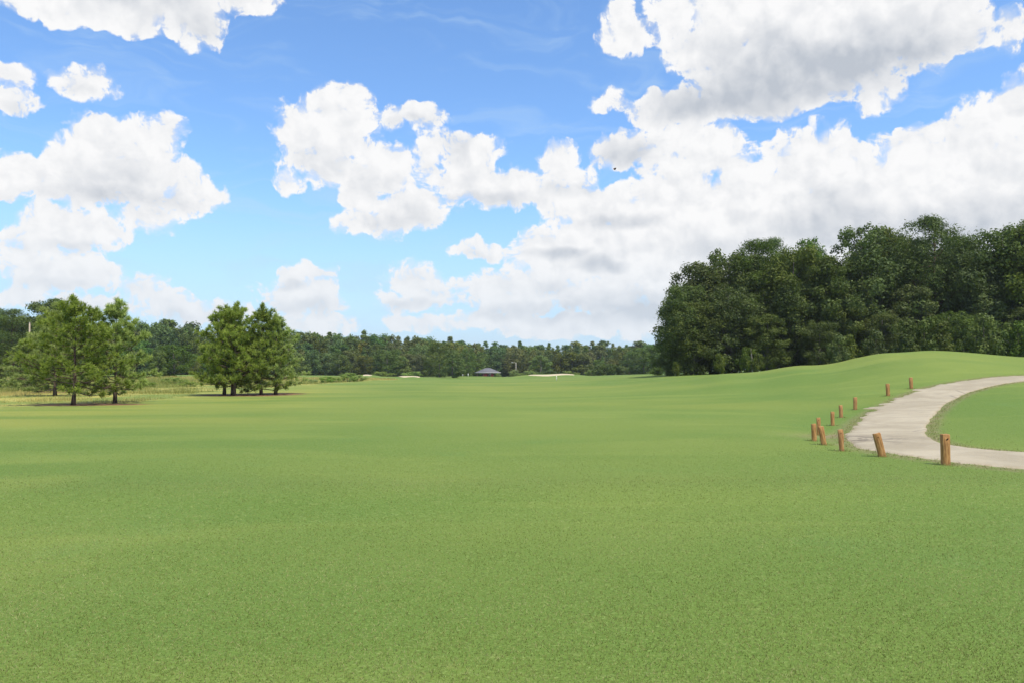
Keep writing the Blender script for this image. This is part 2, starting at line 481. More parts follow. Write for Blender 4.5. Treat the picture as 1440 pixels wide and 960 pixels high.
# longer blades left standing along the path edge and round the post bases
ne = 13000
ei = rng.integers(20, 320, ne); side_ = rng.random(ne) < .5
Pe = np.where(side_[:, None], IN[ei], OUT[ei]); dirn = np.where(side_[:, None], -wn[ei], wn[ei])
Pe = Pe + dirn*(rng.exponential(.10, ne)-.05+.10*vnoise(ei*.9, ei*0+3.3))[:, None]+rng.normal(0, .06, (ne, 2))
POST_PX = [(1327, 652.5), (1238.5, 641), (1182.5, 633), (1157, 624.5), (1143.5, 619), (1150, 611), (1169.5, 597.5), (1181.5, 586.5), (1201.5, 575.5), (1248, 556), (1280.8, 546)]
pp = np.array([hit(a, b)[:2] for a, b in POST_PX]); pk = pp[rng.integers(0, len(pp), 900)]
an = rng.random(900)*6.283; ra = rng.uniform(.07, .20, 900)
Pp = pk+np.column_stack([np.cos(an), np.sin(an)])*ra[:, None]
pt = fbm(x*.8, y*.8, 3); pb = fbm(x*.15+5, y*.15+5, 3)
pf = vnoise(x*14, y*14)
tint = np.clip(.40+(pt-.5)*.7+(pb-.5)*.6+(pf-.5)*.35+rng.normal(0, .2, nb), 0, 1)
dry = np.clip((rng.random(nb) < .13+.30*sstep(.52, .72, pt))*rng.uniform(.3, .8, nb), 0, 1)
PB_ = np.concatenate([OUT, IN[::-1]])
def inside(x, y, P):
    r = np.zeros(x.shape, bool)
    for i in range(len(P)):
        (xa, ya), (xb, yb) = P[i], P[(i+1) % len(P)]
        if ya == yb: continue
        c = ((ya > y) != (yb > y)) & (x < (xb-xa)*(y-ya)/(yb-ya)+xa)
        r ^= c
    return r
keep = rng.random(nb) < sstep(36, 8, d)
q_ = keep & (x > 4) & (y > 11)
ins = np.zeros(nb, bool); ins[q_] = inside(x[q_], y[q_], PB_[::3])
keep &= ~ins
M_GRASS = grass_mat('turf_blade')
E = np.concatenate([Pe, Pp]); n2 = len(E)
g = blades('grass', np.concatenate([x[keep], E[:, 0]]), np.concatenate([y[keep], E[:, 1]]),
           np.concatenate([(rng.uniform(.012, .024, nb)*np.clip(1.15-d*.03, .5, 1))[keep], rng.uniform(.025, .075, n2)]),
           np.concatenate([(.0030+.0007*d)[keep], np.full(n2, .011)]),
           np.concatenate([tint[keep], np.clip(rng.normal(.45, .22, n2), 0, 1)]),
           np.concatenate([dry[keep], np.clip((rng.random(n2) < .3)*rng.uniform(.3, .9, n2), 0, 1)]), M_GRASS, 1.5)
tag(g, 'short mown turf blades across the near fairway', 'grass', kind='stuff')

# ------------------------------------------------------------------ tall rough grasses on the left
nm = 260000
y = rng.uniform(28, 150, nm); x = y*rng.uniform(-.78, -.10, nm)
rf = rough_field(x, y)
pn = fbm(x*.22+3, y*.22+1, 4)
edge_ok = (rf > .75) & (rng.random(nm) < .25+1.2*sstep(.38, .6, pn))
for (bx, by, rx, ry, a) in BEDS: edge_ok &= (((x-bx)/rx)**2+((y-by)/ry)**2 > 1)
x, y, pn = x[edge_ok], y[edge_ok], pn[edge_ok]
n = len(x)
h = (.10+.34*sstep(.40, .68, pn))*rng.uniform(.5, 1.2, n)*(np.clip((y-26)/16, .35, 1))
g = blades('meadow_grass', x, y, h, .006+y*.00028, np.clip(rng.normal(.55, .22, n), 0, 1),
           np.clip(rng.normal(.34, .3, n)+(.5-fbm(x*.1+8, y*.1, 3))*2.0, 0, 1), grass_mat('meadow_blade', .1, (.56, .45, .16)), .5)
tag(g, 'tall golden and green rough grass round the young pines', 'rough grass', kind='stuff')

# ------------------------------------------------------------------ bunkers
def sand_mat():
    m, nt = new_mat('bunker_sand'); t = NT(nt); P = t.pos()
    a = t.noise(P, .8, 4, .6)
    t.principled(t.mix(a, (.43, .35, .22), (.55, .465, .32)), .95, t.bump(a, .3, .05), .1)
    return m
M_SAND = sand_mat()
def bunker(px0, px1, d0, d1, label, seed):
    xa, xb = (px0-720)/F*(d0+d1)/2, (px1-720)/F*(d0+d1)/2
    nx, ny = 60, 16
    V = []
    for j in range(ny+1):
        for i in range(nx+1):
            f = i/nx; gg = j/ny
            x = xa+(xb-xa)*f
            prof = math.sin(math.pi*min(max(f, .0), 1))**.45
            lo = d0+(1-prof)*(d1-d0)*.5 + .6*math.sin(f*9+seed)
            hi = d1-(1-prof)*(d1-d0)*.5 + 1.0*math.sin(f*7+seed*2)*prof
            y = lo+(hi-lo)*gg
            V.append((x, y, z1(x, y)+(.07 if 0 < j < ny and 0 < i < nx else -.03)))
    I = np.arange(len(V)).reshape(ny+1, nx+1)
    Fc = np.stack([I[:-1, :-1], I[:-1, 1:], I[1:, 1:], I[1:, :-1]], -1).reshape(-1, 4)
    me = np_mesh('sand_bunker', V, Fc, M_SAND, smooth=True)
    tag(link('sand_bunker', me), label, 'bunker', 'white sand bunkers')
bunker(742, 808, 185.2, 188.5, 'widest white sand bunker, right of the pavilion in front of the far wood', 1)
bunker(560, 591, 138.8, 141.3, 'white sand bunker left of the pair of round trees', 2)
bunker(511, 523, 191.5, 195.5, 'tiny far bunker just right of the light green bushes', 3)

# ------------------------------------------------------------------ leaf crowns
def rand_dirs(n):
    v = rng.normal(size=(n, 3)); return v/np.linalg.norm(v, axis=1, keepdims=True)
def leaf_quads(c, nrm, size, aspect=.65):
    n = len(c)
    nrm = nrm/np.linalg.norm(nrm, axis=1, keepdims=True)
    r = rand_dirs(n)
    a = np.cross(nrm, r); a /= np.linalg.norm(a, axis=1, keepdims=True)+1e-9
    b = np.cross(nrm, a)
    s = size[:, None]
    V = np.stack([c-a*s, c-b*s*aspect*.9+a*s*.1, c+a*s, c+b*s*aspect+a*s*.1], 1).reshape(-1, 3)
    return V, np.arange(n*4).reshape(-1, 4)
PROFILE = {
 'round': lambda t: np.sin(math.pi*np.clip(t*.80+.08, 0, 1))**.55,
 'oval':  lambda t: np.sin(math.pi*(np.clip(t*.88, .02, 1)+.05)**.8)**.7,
 'cone':  lambda t: (1-t)**.75*.95*np.clip(t*8, .3, 1)+.05,
 'dome':  lambda t: np.sqrt(np.clip(1-(np.clip(t, 0, 1))**2.6, 0, 1))*np.clip(.55+t, 0, 1),
 'spire': lambda t: np.clip(1.12-t, .1, 1)**.9*np.clip(.4+t*2, 0, 1),
}
def crown(name, H, R, base, ncl, nleaf, leaf, mat, prof='round', clr=(.24, .40), squash=.9, shell=.25, ragged=.18, aspect=.65):
    t = rng.random(ncl)**.9
    pr = PROFILE[prof](t)
    ang = rng.random(ncl)*2*math.pi
    lob = 1+ragged*np.sin(ang*2+rng.random()*6)+ragged*.8*np.sin(ang*3+t*5+rng.random()*6)
    rad = R*pr*np.sqrt(rng.uniform(shell, 1, ncl))*lob*rng.uniform(1-ragged, 1+ragged*.6, ncl)
    cr = R*rng.uniform(clr[0], clr[1], ncl)*(.6+.4*pr)
    rad = np.maximum(rad-cr*.30, 0)
    zc = base+(H-base)*t; zc = np.minimum(zc, H-cr*squash*rng.uniform(.5, .9, ncl))
    cc = np.column_stack([rad*np.cos(ang), rad*np.sin(ang), zc])
    per = (nleaf*cr**2/np.sum(cr**2)).astype(int)+1
    ci = np.repeat(np.arange(ncl), per); n = len(ci)
    dr = rand_dirs(n); dr[:, 2] = np.where((dr[:, 2] < -.5) & (rng.random(n) < .6), -dr[:, 2], dr[:, 2])
    rr = rng.random(n)**.26
    off = dr*rr[:, None]*cr[ci][:, None]*np.array([1, 1, squash])
    # break the clump surface with a finer wobble
    wob = 1+.28*np.sin(dr[:, 0]*9+ci)*np.sin(dr[:, 1]*8+ci*2.1)+.18*np.sin(dr[:, 2]*13+ci*.7)
    c = cc[ci]+off*wob[:, None]
    nrm = dr*.9+np.array([0, 0, .3])+rng.normal(size=(n, 3))*.45
    V, Q = leaf_quads(c, nrm, leaf*rng.uniform(.55, 1.25, n), aspect)
    ct = rng.random(ncl)
    tint = np.clip(.5*ct[ci]+.5*rng.random(n)**1.1, 0, 1)
    return np_mesh(name, V, Q, mat, {'tint': np.repeat(tint, 4)}), cc

def trunk_mesh(name, H, r0, cc, mat, nlimb=14, lean=0.0, top=.92, n=8):
    m = MB(); zs = np.linspace(0, 1, 9)
    ax = rng.normal(0, .012*H, 9).cumsum()*.5; ay = rng.normal(0, .012*H, 9).cumsum()*.5
    ax -= ax[0]; ay -= ay[0]
    pts = [(ax[i]+lean*zs[i]*H, ay[i], zs[i]*H*top-.15*(i == 0)) for i in range(9)]
    rad = [r0*(1.25 if i == 0 else 1)*(1-.85*zs[i]) for i in range(9)]
    m.tube(pts, rad, n)
    if cc is not None and nlimb:
        for kk in rng.choice(len(cc), min(nlimb, len(cc)), replace=False):
            e = cc[kk]; zt0 = max(.12*H, e[2]-.35*math.hypot(e[0], e[1])-.12*H)
            f = min(zt0/(H*top), .9)
            s = np.array([np.interp(f, zs, [p[q] for p in pts]) for q in (0, 1)]+[zt0])
            md = (s+e)/2+np.array([0, 0, -.04*H*rng.random()])
            rr = r0*(1-.85*f)*.5
            m.tube([s, md, e], [rr, rr*.6, rr*.2], 5, False)
    return m.mesh(name, mat, True)

class Kind:
    """one kind of tree: meshes shared by its copies"""
    def __init__(s, name, parts): s.name = name; s.parts = parts
def plant(kind, x, y, h_scale, w_scale, label, cat, group=None, rz=None, sink=0.0, z=None):
    t = thing(kind.name, (x, y, (z1(x, y) if z is None else z)-sink), rng.random()*6.28 if rz is None else rz, label, cat, group)
    t.scale = (w_scale, w_scale, h_scale)
    for pn_, me in kind.parts:
        link(pn_, me, t)
    return t

def make_kind(name, H, R, base, ncl, nleaf, leaf, mat, prof, bark, r0, nlimb=14, **kw):
    me, cc = crown('crown', H, R, base, ncl, nleaf, leaf, mat, prof, **kw)
    return Kind(name, [('trunk', trunk_mesh('trunk', H, r0, cc, bark, nlimb)), ('crown', me)])

# mature wood on the right, unit tree: 10 m
KF = [
 make_kind('broadleaf_tree', 10, 3.3, .7, 120, 21000, .115, M_FOREST, 'round', M_BARK2, .20, 24, clr=(.15, .34), ragged=.24),
 make_kind('broadleaf_tree', 10, 3.0, .9, 120, 21000, .11, M_FOREST, 'oval', M_BARK2, .20, 24, clr=(.14, .32), ragged=.28),
 make_kind('broadleaf_tree', 10, 3.4, .5, 140, 21000, .115, M_FOREST, 'round', M_BARK2, .20, 24, clr=(.13, .30), ragged=.22),
 make_kind('sweetgum_tree', 10, 3.0, .8, 105, 17000, .105, M_BROAD, 'oval', M_BARK2, .20, 30, clr=(.13, .28), ragged=.34),
 make_kind('tall_pine', 10, 3.3, 1.8, 170, 26000, .105, M_FPINE, 'dome', M_BARK, .22, 30, clr=(.16, .27), squash=.85, shell=.15, aspect=.3, ragged=.08),
 make_kind('tall_pine', 10, 2.6, 2.2, 100, 18000, .105, M_FPINE, 'oval', M_BARK, .20, 26, clr=(.22, .36), squash=.8, aspect=.3, ragged=.22),
]
def spot(px, d): return (px-720)/F*d, d
# (px centre, row of the top, distance, width in px, kind, label)
BIG = [
 (964, 404, 88, 62, 0, 'leafy tree at the left end of the big dark wood, lowest of its front row'),
 (984, 371, 92, 76, 1, 'second tree from the left end of the big dark wood'),
 (1024, 354, 95, 84, 2, 'broad rounded tree where the big wood rises from its left end'),
 (1063, 339, 93, 66, 5, 'dark topped pine above the left part of the big wood'),
 (1088, 337, 97, 56, 5, 'narrow dark pine right beside the dark topped pine in the big wood'),
 (1118, 352, 90, 84, 0, 'lighter green leafy tree left of the notch in the big wood'),
 (1144, 335, 95, 58, 3, 'pointed tree left of the notch of sky in the big wood'),
 (1172, 362, 88, 78, 1, 'lower tree filling the notch of the big wood'),
 (1216, 316, 88, 94, 3, 'tall loose tree with gaps of sky, left of the domed pine'),
 (1247, 322, 95, 70, 1, 'leafy tree touching the left side of the domed pine'),
 (1308, 306, 90, 118, 4, 'tallest domed pine rising above the middle of the right wood'),
 (1352, 335, 94, 78, 5, 'pine on the right shoulder of the domed pine'),
 (1372, 349, 88, 84, 2, 'rounded tree under the dip right of the domed pine'),
 (1412, 322, 88, 98, 0, 'olive green tree near the right edge of the photograph'),
 (1462, 308, 86, 100, 1, 'tree cut by the right edge of the photograph'),
 (1530, 300, 86, 110, 2, None), (1600, 300, 88, 120, 0, None),
]
def topz(py, d): return EYE+(HOR-py)/F*d
for (px, py, d_, w, ki, lab) in BIG:
    x, y = spot(px, d_); z0 = z1(x, y)
    H = topz(py, d_)-z0
    Rk = {0: 3.3, 1: 3.0, 2: 3.4, 3: 3.0, 4: 3.3, 5: 2.6}[ki]
    ws = (w/F*d_/2)/Rk*1.28
    plant(KF[ki], x, y, H/10, ws, lab or 'tree of the big wood beyond the right photograph edge', 'tree', 'trees of the big wood on the right')
# front skirt of lower trees and the rows behind
low = [(945, 450, 90, 40, 1), (975, 425, 87, 56, 0), (1028, 405, 88, 66, 2), (1078, 440, 85, 50, 1), (1112, 398, 88, 62, 0),
       (1152, 448, 84, 46, 2), (1190, 405, 87, 66, 1), (1242, 440, 84, 50, 0), (1282, 400, 87, 70, 1), (1338, 436, 84, 56, 2), (1382, 398, 87, 66, 0), (1430, 430, 84, 60, 1), (1480, 400, 86, 60, 2)]
low_names = ['left end', 'below its second tree', 'left of the thin pale trunk', 'right of the thin pale trunk',
             'left of the notch of sky', 'under the notch of sky', 'below the loose tree', 'left below the domed pine',
             'below the domed pine', 'right below the domed pine', 'below the dip', 'right photo edge', 'beyond the frame']
for (px, py, d_, w, ki), nm_ in zip(low, low_names):
    x, y = spot(px, d_); z0 = z1(x, y); H = topz(py, d_)-z0
    plant(KF[ki], x, y, H/9.6, (w/F*d_/2)/3.1*1.25, 'low tree at the foot of the big wood, '+nm_, 'tree', 'low trees along the foot of the big wood', sink=.5)
for r_, (dd, drop) in enumerate([(101, 8), (110, 26), (120, 34)]):
    for i, px in enumerate(range(975+r_*6, 1620, 40)):
        prof_y = np.interp(px, [960, 1000, 1060, 1140, 1172, 1216, 1308, 1372, 1412, 1600], [400, 372, 350, 348, 372, 330, 322, 362, 335, 320])
        x, y = spot(px+rng.uniform(-8, 8), dd); z0 = z1(x, y)
        H = topz(prof_y+drop+rng.uniform(0, 10), dd)-z0
        plant(KF[int(rng.choice([0, 1, 2, 5]))], x, y, H/10, H/10*rng.uniform(.85, 1.1),
              'dark tree deep inside the big wood on the right, seen through its gaps', 'tree', 'trees deep inside the big wood')

# understory saplings in front of the wood
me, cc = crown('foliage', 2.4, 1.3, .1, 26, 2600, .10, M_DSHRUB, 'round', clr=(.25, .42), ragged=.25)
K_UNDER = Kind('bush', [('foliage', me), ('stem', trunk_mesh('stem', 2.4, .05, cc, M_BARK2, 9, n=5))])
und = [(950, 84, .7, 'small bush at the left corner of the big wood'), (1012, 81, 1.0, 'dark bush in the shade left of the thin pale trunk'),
       (1052, 78, 1.2, 'light green bush at the wood edge where the mound begins'), (1066, 77, .9, 'tiny bush on the crest below the big wood'),
       (1180, 76, 1.5, 'light green bush behind the rising mound'), (1192, 77, 1.5, 'paler bush beside the foot of the loose tree'),
       (1232, 76, 1.6, 'bush behind the left slope of the mound'), (1272, 75, 1.9, 'pale leafy sapling left behind the mound top'),
       (1300, 75, 2.0, 'tallest pale sapling behind the mound top'), (1322, 75, 1.8, 'pale sapling right behind the mound top'),
       (1384, 76, 2.2, 'bright leafy sapling below the dip of the wood'), (1404, 77, 2.0, 'bright sapling above the path bend'),
       (1432, 76, 1.9, 'bush at the right edge of the frame')]
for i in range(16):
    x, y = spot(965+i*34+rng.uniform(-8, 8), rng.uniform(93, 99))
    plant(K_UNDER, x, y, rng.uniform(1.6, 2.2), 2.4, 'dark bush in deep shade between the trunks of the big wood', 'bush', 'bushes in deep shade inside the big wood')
for px, d_, s, lab in und:
    x, y = spot(px, d_)
    plant(K_UNDER, x, y, s*.85, s*.62, lab, 'bush', 'bushes along the foot of the big wood')

# ------------------------------------------------------------------ young pines on the left
def young_pine(H, R, base, seed, lean=0.0):
    r = np.random.default_rng(seed)
    m = MB(); tips = []
    zs = np.linspace(0, 1, 10)
    wx_ = r.normal(0, .018, 10).cumsum(); wx_ -= wx_[0]
    pts = [(wx_[i]*H*.3+lean*H*zs[i], r.normal(0, .02), zs[i]*H*.97-.1*(i == 0)) for i in range(10)]
    m.tube(pts, [.100*(1.3 if i == 0 else 1)*(1-.9*zs[i]) for i in range(10)], 8)
    P = np.array(pts)
    nb_ = 62
    for b in range(nb_):
        f = base+(.97-base)*(b/(nb_-1))**.92+r.normal(0, .01)
        f = min(f, .97)
        s = np.array([np.interp(f, zs, P[:, k_]) for k_ in range(3)])
        t_ = (f-base)/(1-base)
        L = R*(np.clip(1.12-t_, .12, 1)**.60)*r.uniform(.62, 1.12)*(0.72+min(t_*3, .28))
        a = b*2.4+r.normal(0, .35)
        up = -.16+.95*t_+r.normal(0, .14)
        dr = np.array([math.cos(a)*math.cos(up), math.sin(a)*math.cos(up), math.sin(up)])
        e1 = s+dr*L*.55+np.array([0, 0, -.03*L]); e2 = s+dr*L+np.array([0, 0, .12*L])
        rr = .03*(1.1-t_)
        m.tube([s, e1, e2], [rr, rr*.7, rr*.25], 5, False)
        sh = (e2-e1); sh /= np.linalg.norm(sh)
        tips.append((e2, sh*.6+np.array([0, 0, .5])))
        nsub = int(2+L*3.0)
        for q in range(nsub):
            g_ = r.uniform(.30, 1.0)
            p = s*(1-g_)+e2*g_ if g_ > .55 else s*(1-g_)+(e1*g_/.55+s*(1-g_/.55))*g_
            p = s+(e1-s)*min(g_/.55, 1)+(e2-e1)*max((g_-.55)/.45, 0)
            aa = a+r.choice([-1, 1])*r.uniform(.5, 1.1)
            sd = np.array([math.cos(aa), math.sin(aa), r.uniform(.1, .9)]); sd /= np.linalg.norm(sd)
            ln = L*r.uniform(.14, .36)
            pe = p+sd*ln
            m.tube([p, pe], [rr*.4, rr*.2], 4, False)
            tips.append((pe, sd*.5+np.array([0, 0, .6])))
    # candles at the very top
    for q in range(7):
        a = r.random()*6.28; b0 = P[-1]-np.array([0, 0, .35*(q > 2)])
        e = b0+np.array([math.cos(a)*(.2+.25*(q > 2))*(q > 0), math.sin(a)*(.2+.25*(q > 2))*(q > 0), r.uniform(.40, .72)])
        m.tube([b0, e], [.015, .008], 4, False)
        for g_ in (.2, .4, .6, .8, 1): tips.append((b0+(e-b0)*g_, np.array([0, 0, 1.0])))
    T = np.array([t_[0] for t_ in tips]); D = np.array([t_[1] for t_ in tips]); D /= np.linalg.norm(D, axis=1, keepdims=True)
    nn = 46
    ci = np.repeat(np.arange(len(T)), nn); n = len(ci)
    rd = rand_dirs(n)
    dd = D[ci]*.55+rd*.85; dd /= np.linalg.norm(dd, axis=1, keepdims=True)
    ln = rng.uniform(.15, .25, n)[:, None]
    b0 = T[ci]-D[ci]*(rng.random(n)*.12)[:, None]
    sd = np.cross(dd, rand_dirs(n)); sd /= np.linalg.norm(sd, axis=1, keepdims=True); sd *= .0145
    V = np.stack([b0-sd, b0+sd, b0+dd*ln+sd*.5, b0+dd*ln-sd*.5], 1).reshape(-1, 3)
    tt = rng.random(len(T))
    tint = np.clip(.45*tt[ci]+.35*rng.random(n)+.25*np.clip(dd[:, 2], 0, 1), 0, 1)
    cr = np_mesh('crown', V, np.arange(n*4).reshape(-1, 4), M_PINE, {'tint': np.repeat(tint, 4)})
    return Kind('pine_tree', [('trunk', m.mesh('trunk', M_BARK, True)), ('crown', cr)])
YP = [young_pine(5.0, 2.5, .15, 11), young_pine(5.0, 2.15, .12, 12), young_pine(5.0, 1.95, .12, 13), young_pine(5.0, 1.8, .16, 14, .05), young_pine(5.0, 2.1, .10, 15)]
PINES = [ # px of base, row of base, row of top, kind, width factor, rz, label
 (104, 569, 427, 0, 1.00, .3, 'broad young pine with a dark trunk, nearest of the left pair'),
 (163, 566, 431, 1, .98, 2.0, 'young pine on the right of the left pair, foliage hanging low'),
 (78, 556, 437, 4, 1.05, 4.0, 'young pine half hidden behind the left side of the broad one'),
 (69, 549, 455, 2, 1.15, 1.0, 'pine farther back behind the left pair, left one of three dark trunks'),
 (92, 549, 448, 4, 1.0, 5.0, 'pine farther back behind the left pair, right one of three dark trunks'),
 (40, 552, 480, 2, 1.35, 3.3, 'low spreading pine at the far left of the left group'),
 (316, 555, 439, 1, 1.0, 1.1, 'leftmost upright young pine of the middle group'),
 (331, 555.5, 434, 0, .82, 3.0, 'tallest young pine of the middle group, near its leaning neighbour'),
 (327, 555, 452, 3, .9, 3.4, 'young pine with a trunk leaning left in the middle group'),
 (368, 554.5, 438, 4, .95, .2, 'full young pine right of centre in the middle group'),
 (388, 553.5, 450, 2, 1.15, 2.2, 'rightmost young pine of the middle group, over reddish pine straw'),
]
for (px, py, ty, ki, wf, rz, lab) in PINES:
    x, y, z = hit(px, py)
    H = topz(ty, y)-z
    ws = H/5.0*wf
    plant(YP[ki], x, y, H/5.15, ws, lab, 'pine tree', 'young pines on the left', rz=rz)

# ------------------------------------------------------------------ distant woods
KD = [
 make_kind('broadleaf_tree', 10, 3.4, .1, 60, 5200, .24, M_FAR, 'round', M_BARK2, .2, 4, clr=(.26, .44), ragged=.16),
 make_kind('broadleaf_tree', 10, 3.0, .1, 56, 5200, .24, M_FAR, 'oval', M_BARK2, .2, 4, clr=(.24, .42), ragged=.2),
 make_kind('broadleaf_tree', 10, 3.8, .1, 70, 5200, .24, M_FAR, 'round', M_BARK2, .2, 4, clr=(.20, .38), ragged=.16),
]
KP = [
 make_kind('tall_pine', 10, 2.2, 1.2, 60, 4200, .22, M_FARP, 'spire', M_BARK, .17, 4, clr=(.26, .44), squash=.9, aspect=.45, ragged=.2),
 make_kind('tall_pine', 10, 2.4, 1.6, 60, 4200, .22, M_FARP, 'round', M_BARK, .17, 4, clr=(.18, .36), squash=.9, aspect=.45, ragged=.3),
 make_kind('tall_pine', 10, 2.0, .8, 60, 4000, .21, M_FARP, 'spire', M_BARK, .15, 4, clr=(.18, .36), squash=.9, aspect=.5, ragged=.3),
]
topx = [-120, 0, 30, 45, 110, 150, 200, 228, 262, 300, 420, 470, 520, 560, 600, 660, 720, 800, 880, 940, 1000]
topy = [430, 440, 446, 452, 458, 456, 456, 450, 455, 464, 469, 467, 470, 472, 476, 480, 482, 482, 481, 480, 480]
def far_dist(px): return np.interp(px, [-100, 300, 500, 700, 960], [190, 220, 255, 300, 300])
def section(px):
    if px < 30: return 'left photo edge'
    if px < 215: return 'left pair of young pines'
    if px < 280: return 'gap between pine groups'
    if px < 425: return 'middle group of young pines'
    if px < 520: return 'bright bushes'
    if px < 600: return 'small bunker'
    if px < 665: return 'pair of round trees'
    if px < 712: return 'hip roofed pavilion'
    if px < 820: return 'widest bunker'
    return 'gap left of the big wood'
for row, (dd, drop, step) in enumerate([(26, 0, 12), (12, 5, 13)]):
    px = -70.0
    while px < 968:
        d_ = far_dist(px)+dd+rng.uniform(-4, 4)
        x, y = spot(px, d_); z0 = z1(x, y)
        H = topz(np.interp(px, topx, topy)+drop+rng.normal(1.5, 3.0), d_)-z0
        kd = KP[int(rng.choice([0, 0, 1, 2, 2]))] if rng.random() < .66 else KD[int(rng.integers(0, 3))]
        plant(kd, x, y, H/10, H/10*rng.uniform(.95, 1.35),
              ('skyline tree of the far wood behind the ' if row == 0 else 'under-skyline tree of the far wood behind the ')+section(px), 'tree', 'trees of the far wood behind the '+section(px))
        px += step*rng.uniform(.75, 1.25)*(1.25 if px < 400 else 1)
px = -60.0
while px < 960:                                        # middle row of mixed crowns
    d_ = far_dist(px)+rng.uniform(-6, 6)
    x, y = spot(px, d_); z0 = z1(x, y)
    ty = np.interp(px, topx, topy)
    H = topz(ty+rng.uniform(4, 24), d_)-z0
    plant(KD[int(rng.integers(0, 3))] if rng.random() < .75 else KP[0], x, y, H/10, H/10*rng.uniform(.8, 1.15), 'full leafy mid-height tree of the far wood behind the '+section(px), 'tree', 'trees of the far wood behind the '+section(px))
    px += 15*rng.uniform(.75, 1.3)*(1.2 if px < 400 else 1)
px = -60.0
while px < 945:                                        # lower trees at its front edge
    d_ = far_dist(px)-14+rng.uniform(-5, 5)
    x, y = spot(px, d_); z0 = z1(x, y)
    H = topz(rng.uniform(488, 506), d_)-z0
    plant(KD[int(rng.integers(0, 3))], x, y, H/10, H/10*rng.uniform(1.1, 1.6), 'low front tree of the far wood behind the '+section(px), 'tree', 'low trees along the front of the far wood')
    px += 17*rng.uniform(.7, 1.4)*(1.2 if px < 400 else 1)

# trees that stand out
KG = [make_kind('broadleaf_tree', 10, 3.6, .1, 80, 9000, .17, M_GREEN, 'oval', M_BARK2, .2, 12, clr=(.16, .28), ragged=.18),
      make_kind('broadleaf_tree', 10, 4.2, .1, 80, 9000, .18, M_BROAD, 'round', M_BARK2, .2, 12, clr=(.16, .28), ragged=.18),
      make_kind('broadleaf_tree', 10, 4.2, .1, 80, 9000, .18, M_GREEN, 'round', M_BARK2, .2, 12, clr=(.16, .28), ragged=.14)]
def feat(px, base, top, wpx, d_, kd, Rk, name, label, cat='tree', group=None):
    x, y = spot(px, d_); z0 = z1(x, y)
    H = topz(top, d_)-z0
    return plant(kd, x, y, H/10, wpx/F*d_/2/Rk, label, cat, group)
feat(618, 531, 481, 40, 178, KG[1], 4.2, '', 'dark round tree, left and taller of the pair beside the pavilion', group='pair of round trees')
feat(637, 532, 492, 38, 168, KG[0], 3.6, '', 'light dense tree, front right one of the pair beside the pavilion', group='pair of round trees')
feat(657, 529, 490, 26, 200, KG[1], 4.2, '', 'small dark tree just left of the pavilion roof')
feat(905, 525, 489, 56, 215, KG[2], 4.2, '', 'bright rounded tree left of the big dark wood')
feat(885, 525, 497, 34, 222, KG[0], 3.6, '', 'medium green tree touching the bright rounded tree on its left')
feat(760, 527, 500, 40, 230, KG[0], 3.6, '', 'dark green tree behind the left end of the widest bunker')
feat(545, 527, 492, 50, 235, KG[1], 4.2, '', 'rounded dark tree behind the small bunker')
feat(245, 529, 486, 60, 150, KG[1], 4.2, '', 'broad bushy tree in the gap between the two pine groups')
feat(222, 529, 492, 36, 146, KG[0], 3.6, '', 'smaller bushy tree beside the left pair of pines')
feat(72, 540, 421, 74, 120, KF[1], 2.9, '', 'tall dark tree rising behind the left pair of young pines')
feat(18, 540, 436, 60, 125, KF[5], 2.4, '', 'tall dark pine at the far left edge, left of the pale pole')
feat(-14, 540, 433, 60, 122, KF[5], 2.4, '', 'tall dark pine cut by the left edge')
feat(36, 540, 447, 50, 130, KF[0], 3.2, '', 'dark leafy tree between the far left pine and the pale pole')
feat(2, 541, 500, 26, 84, KF[2], 3.4, '', 'low dark shrub-like tree at the far left edge of the meadow')

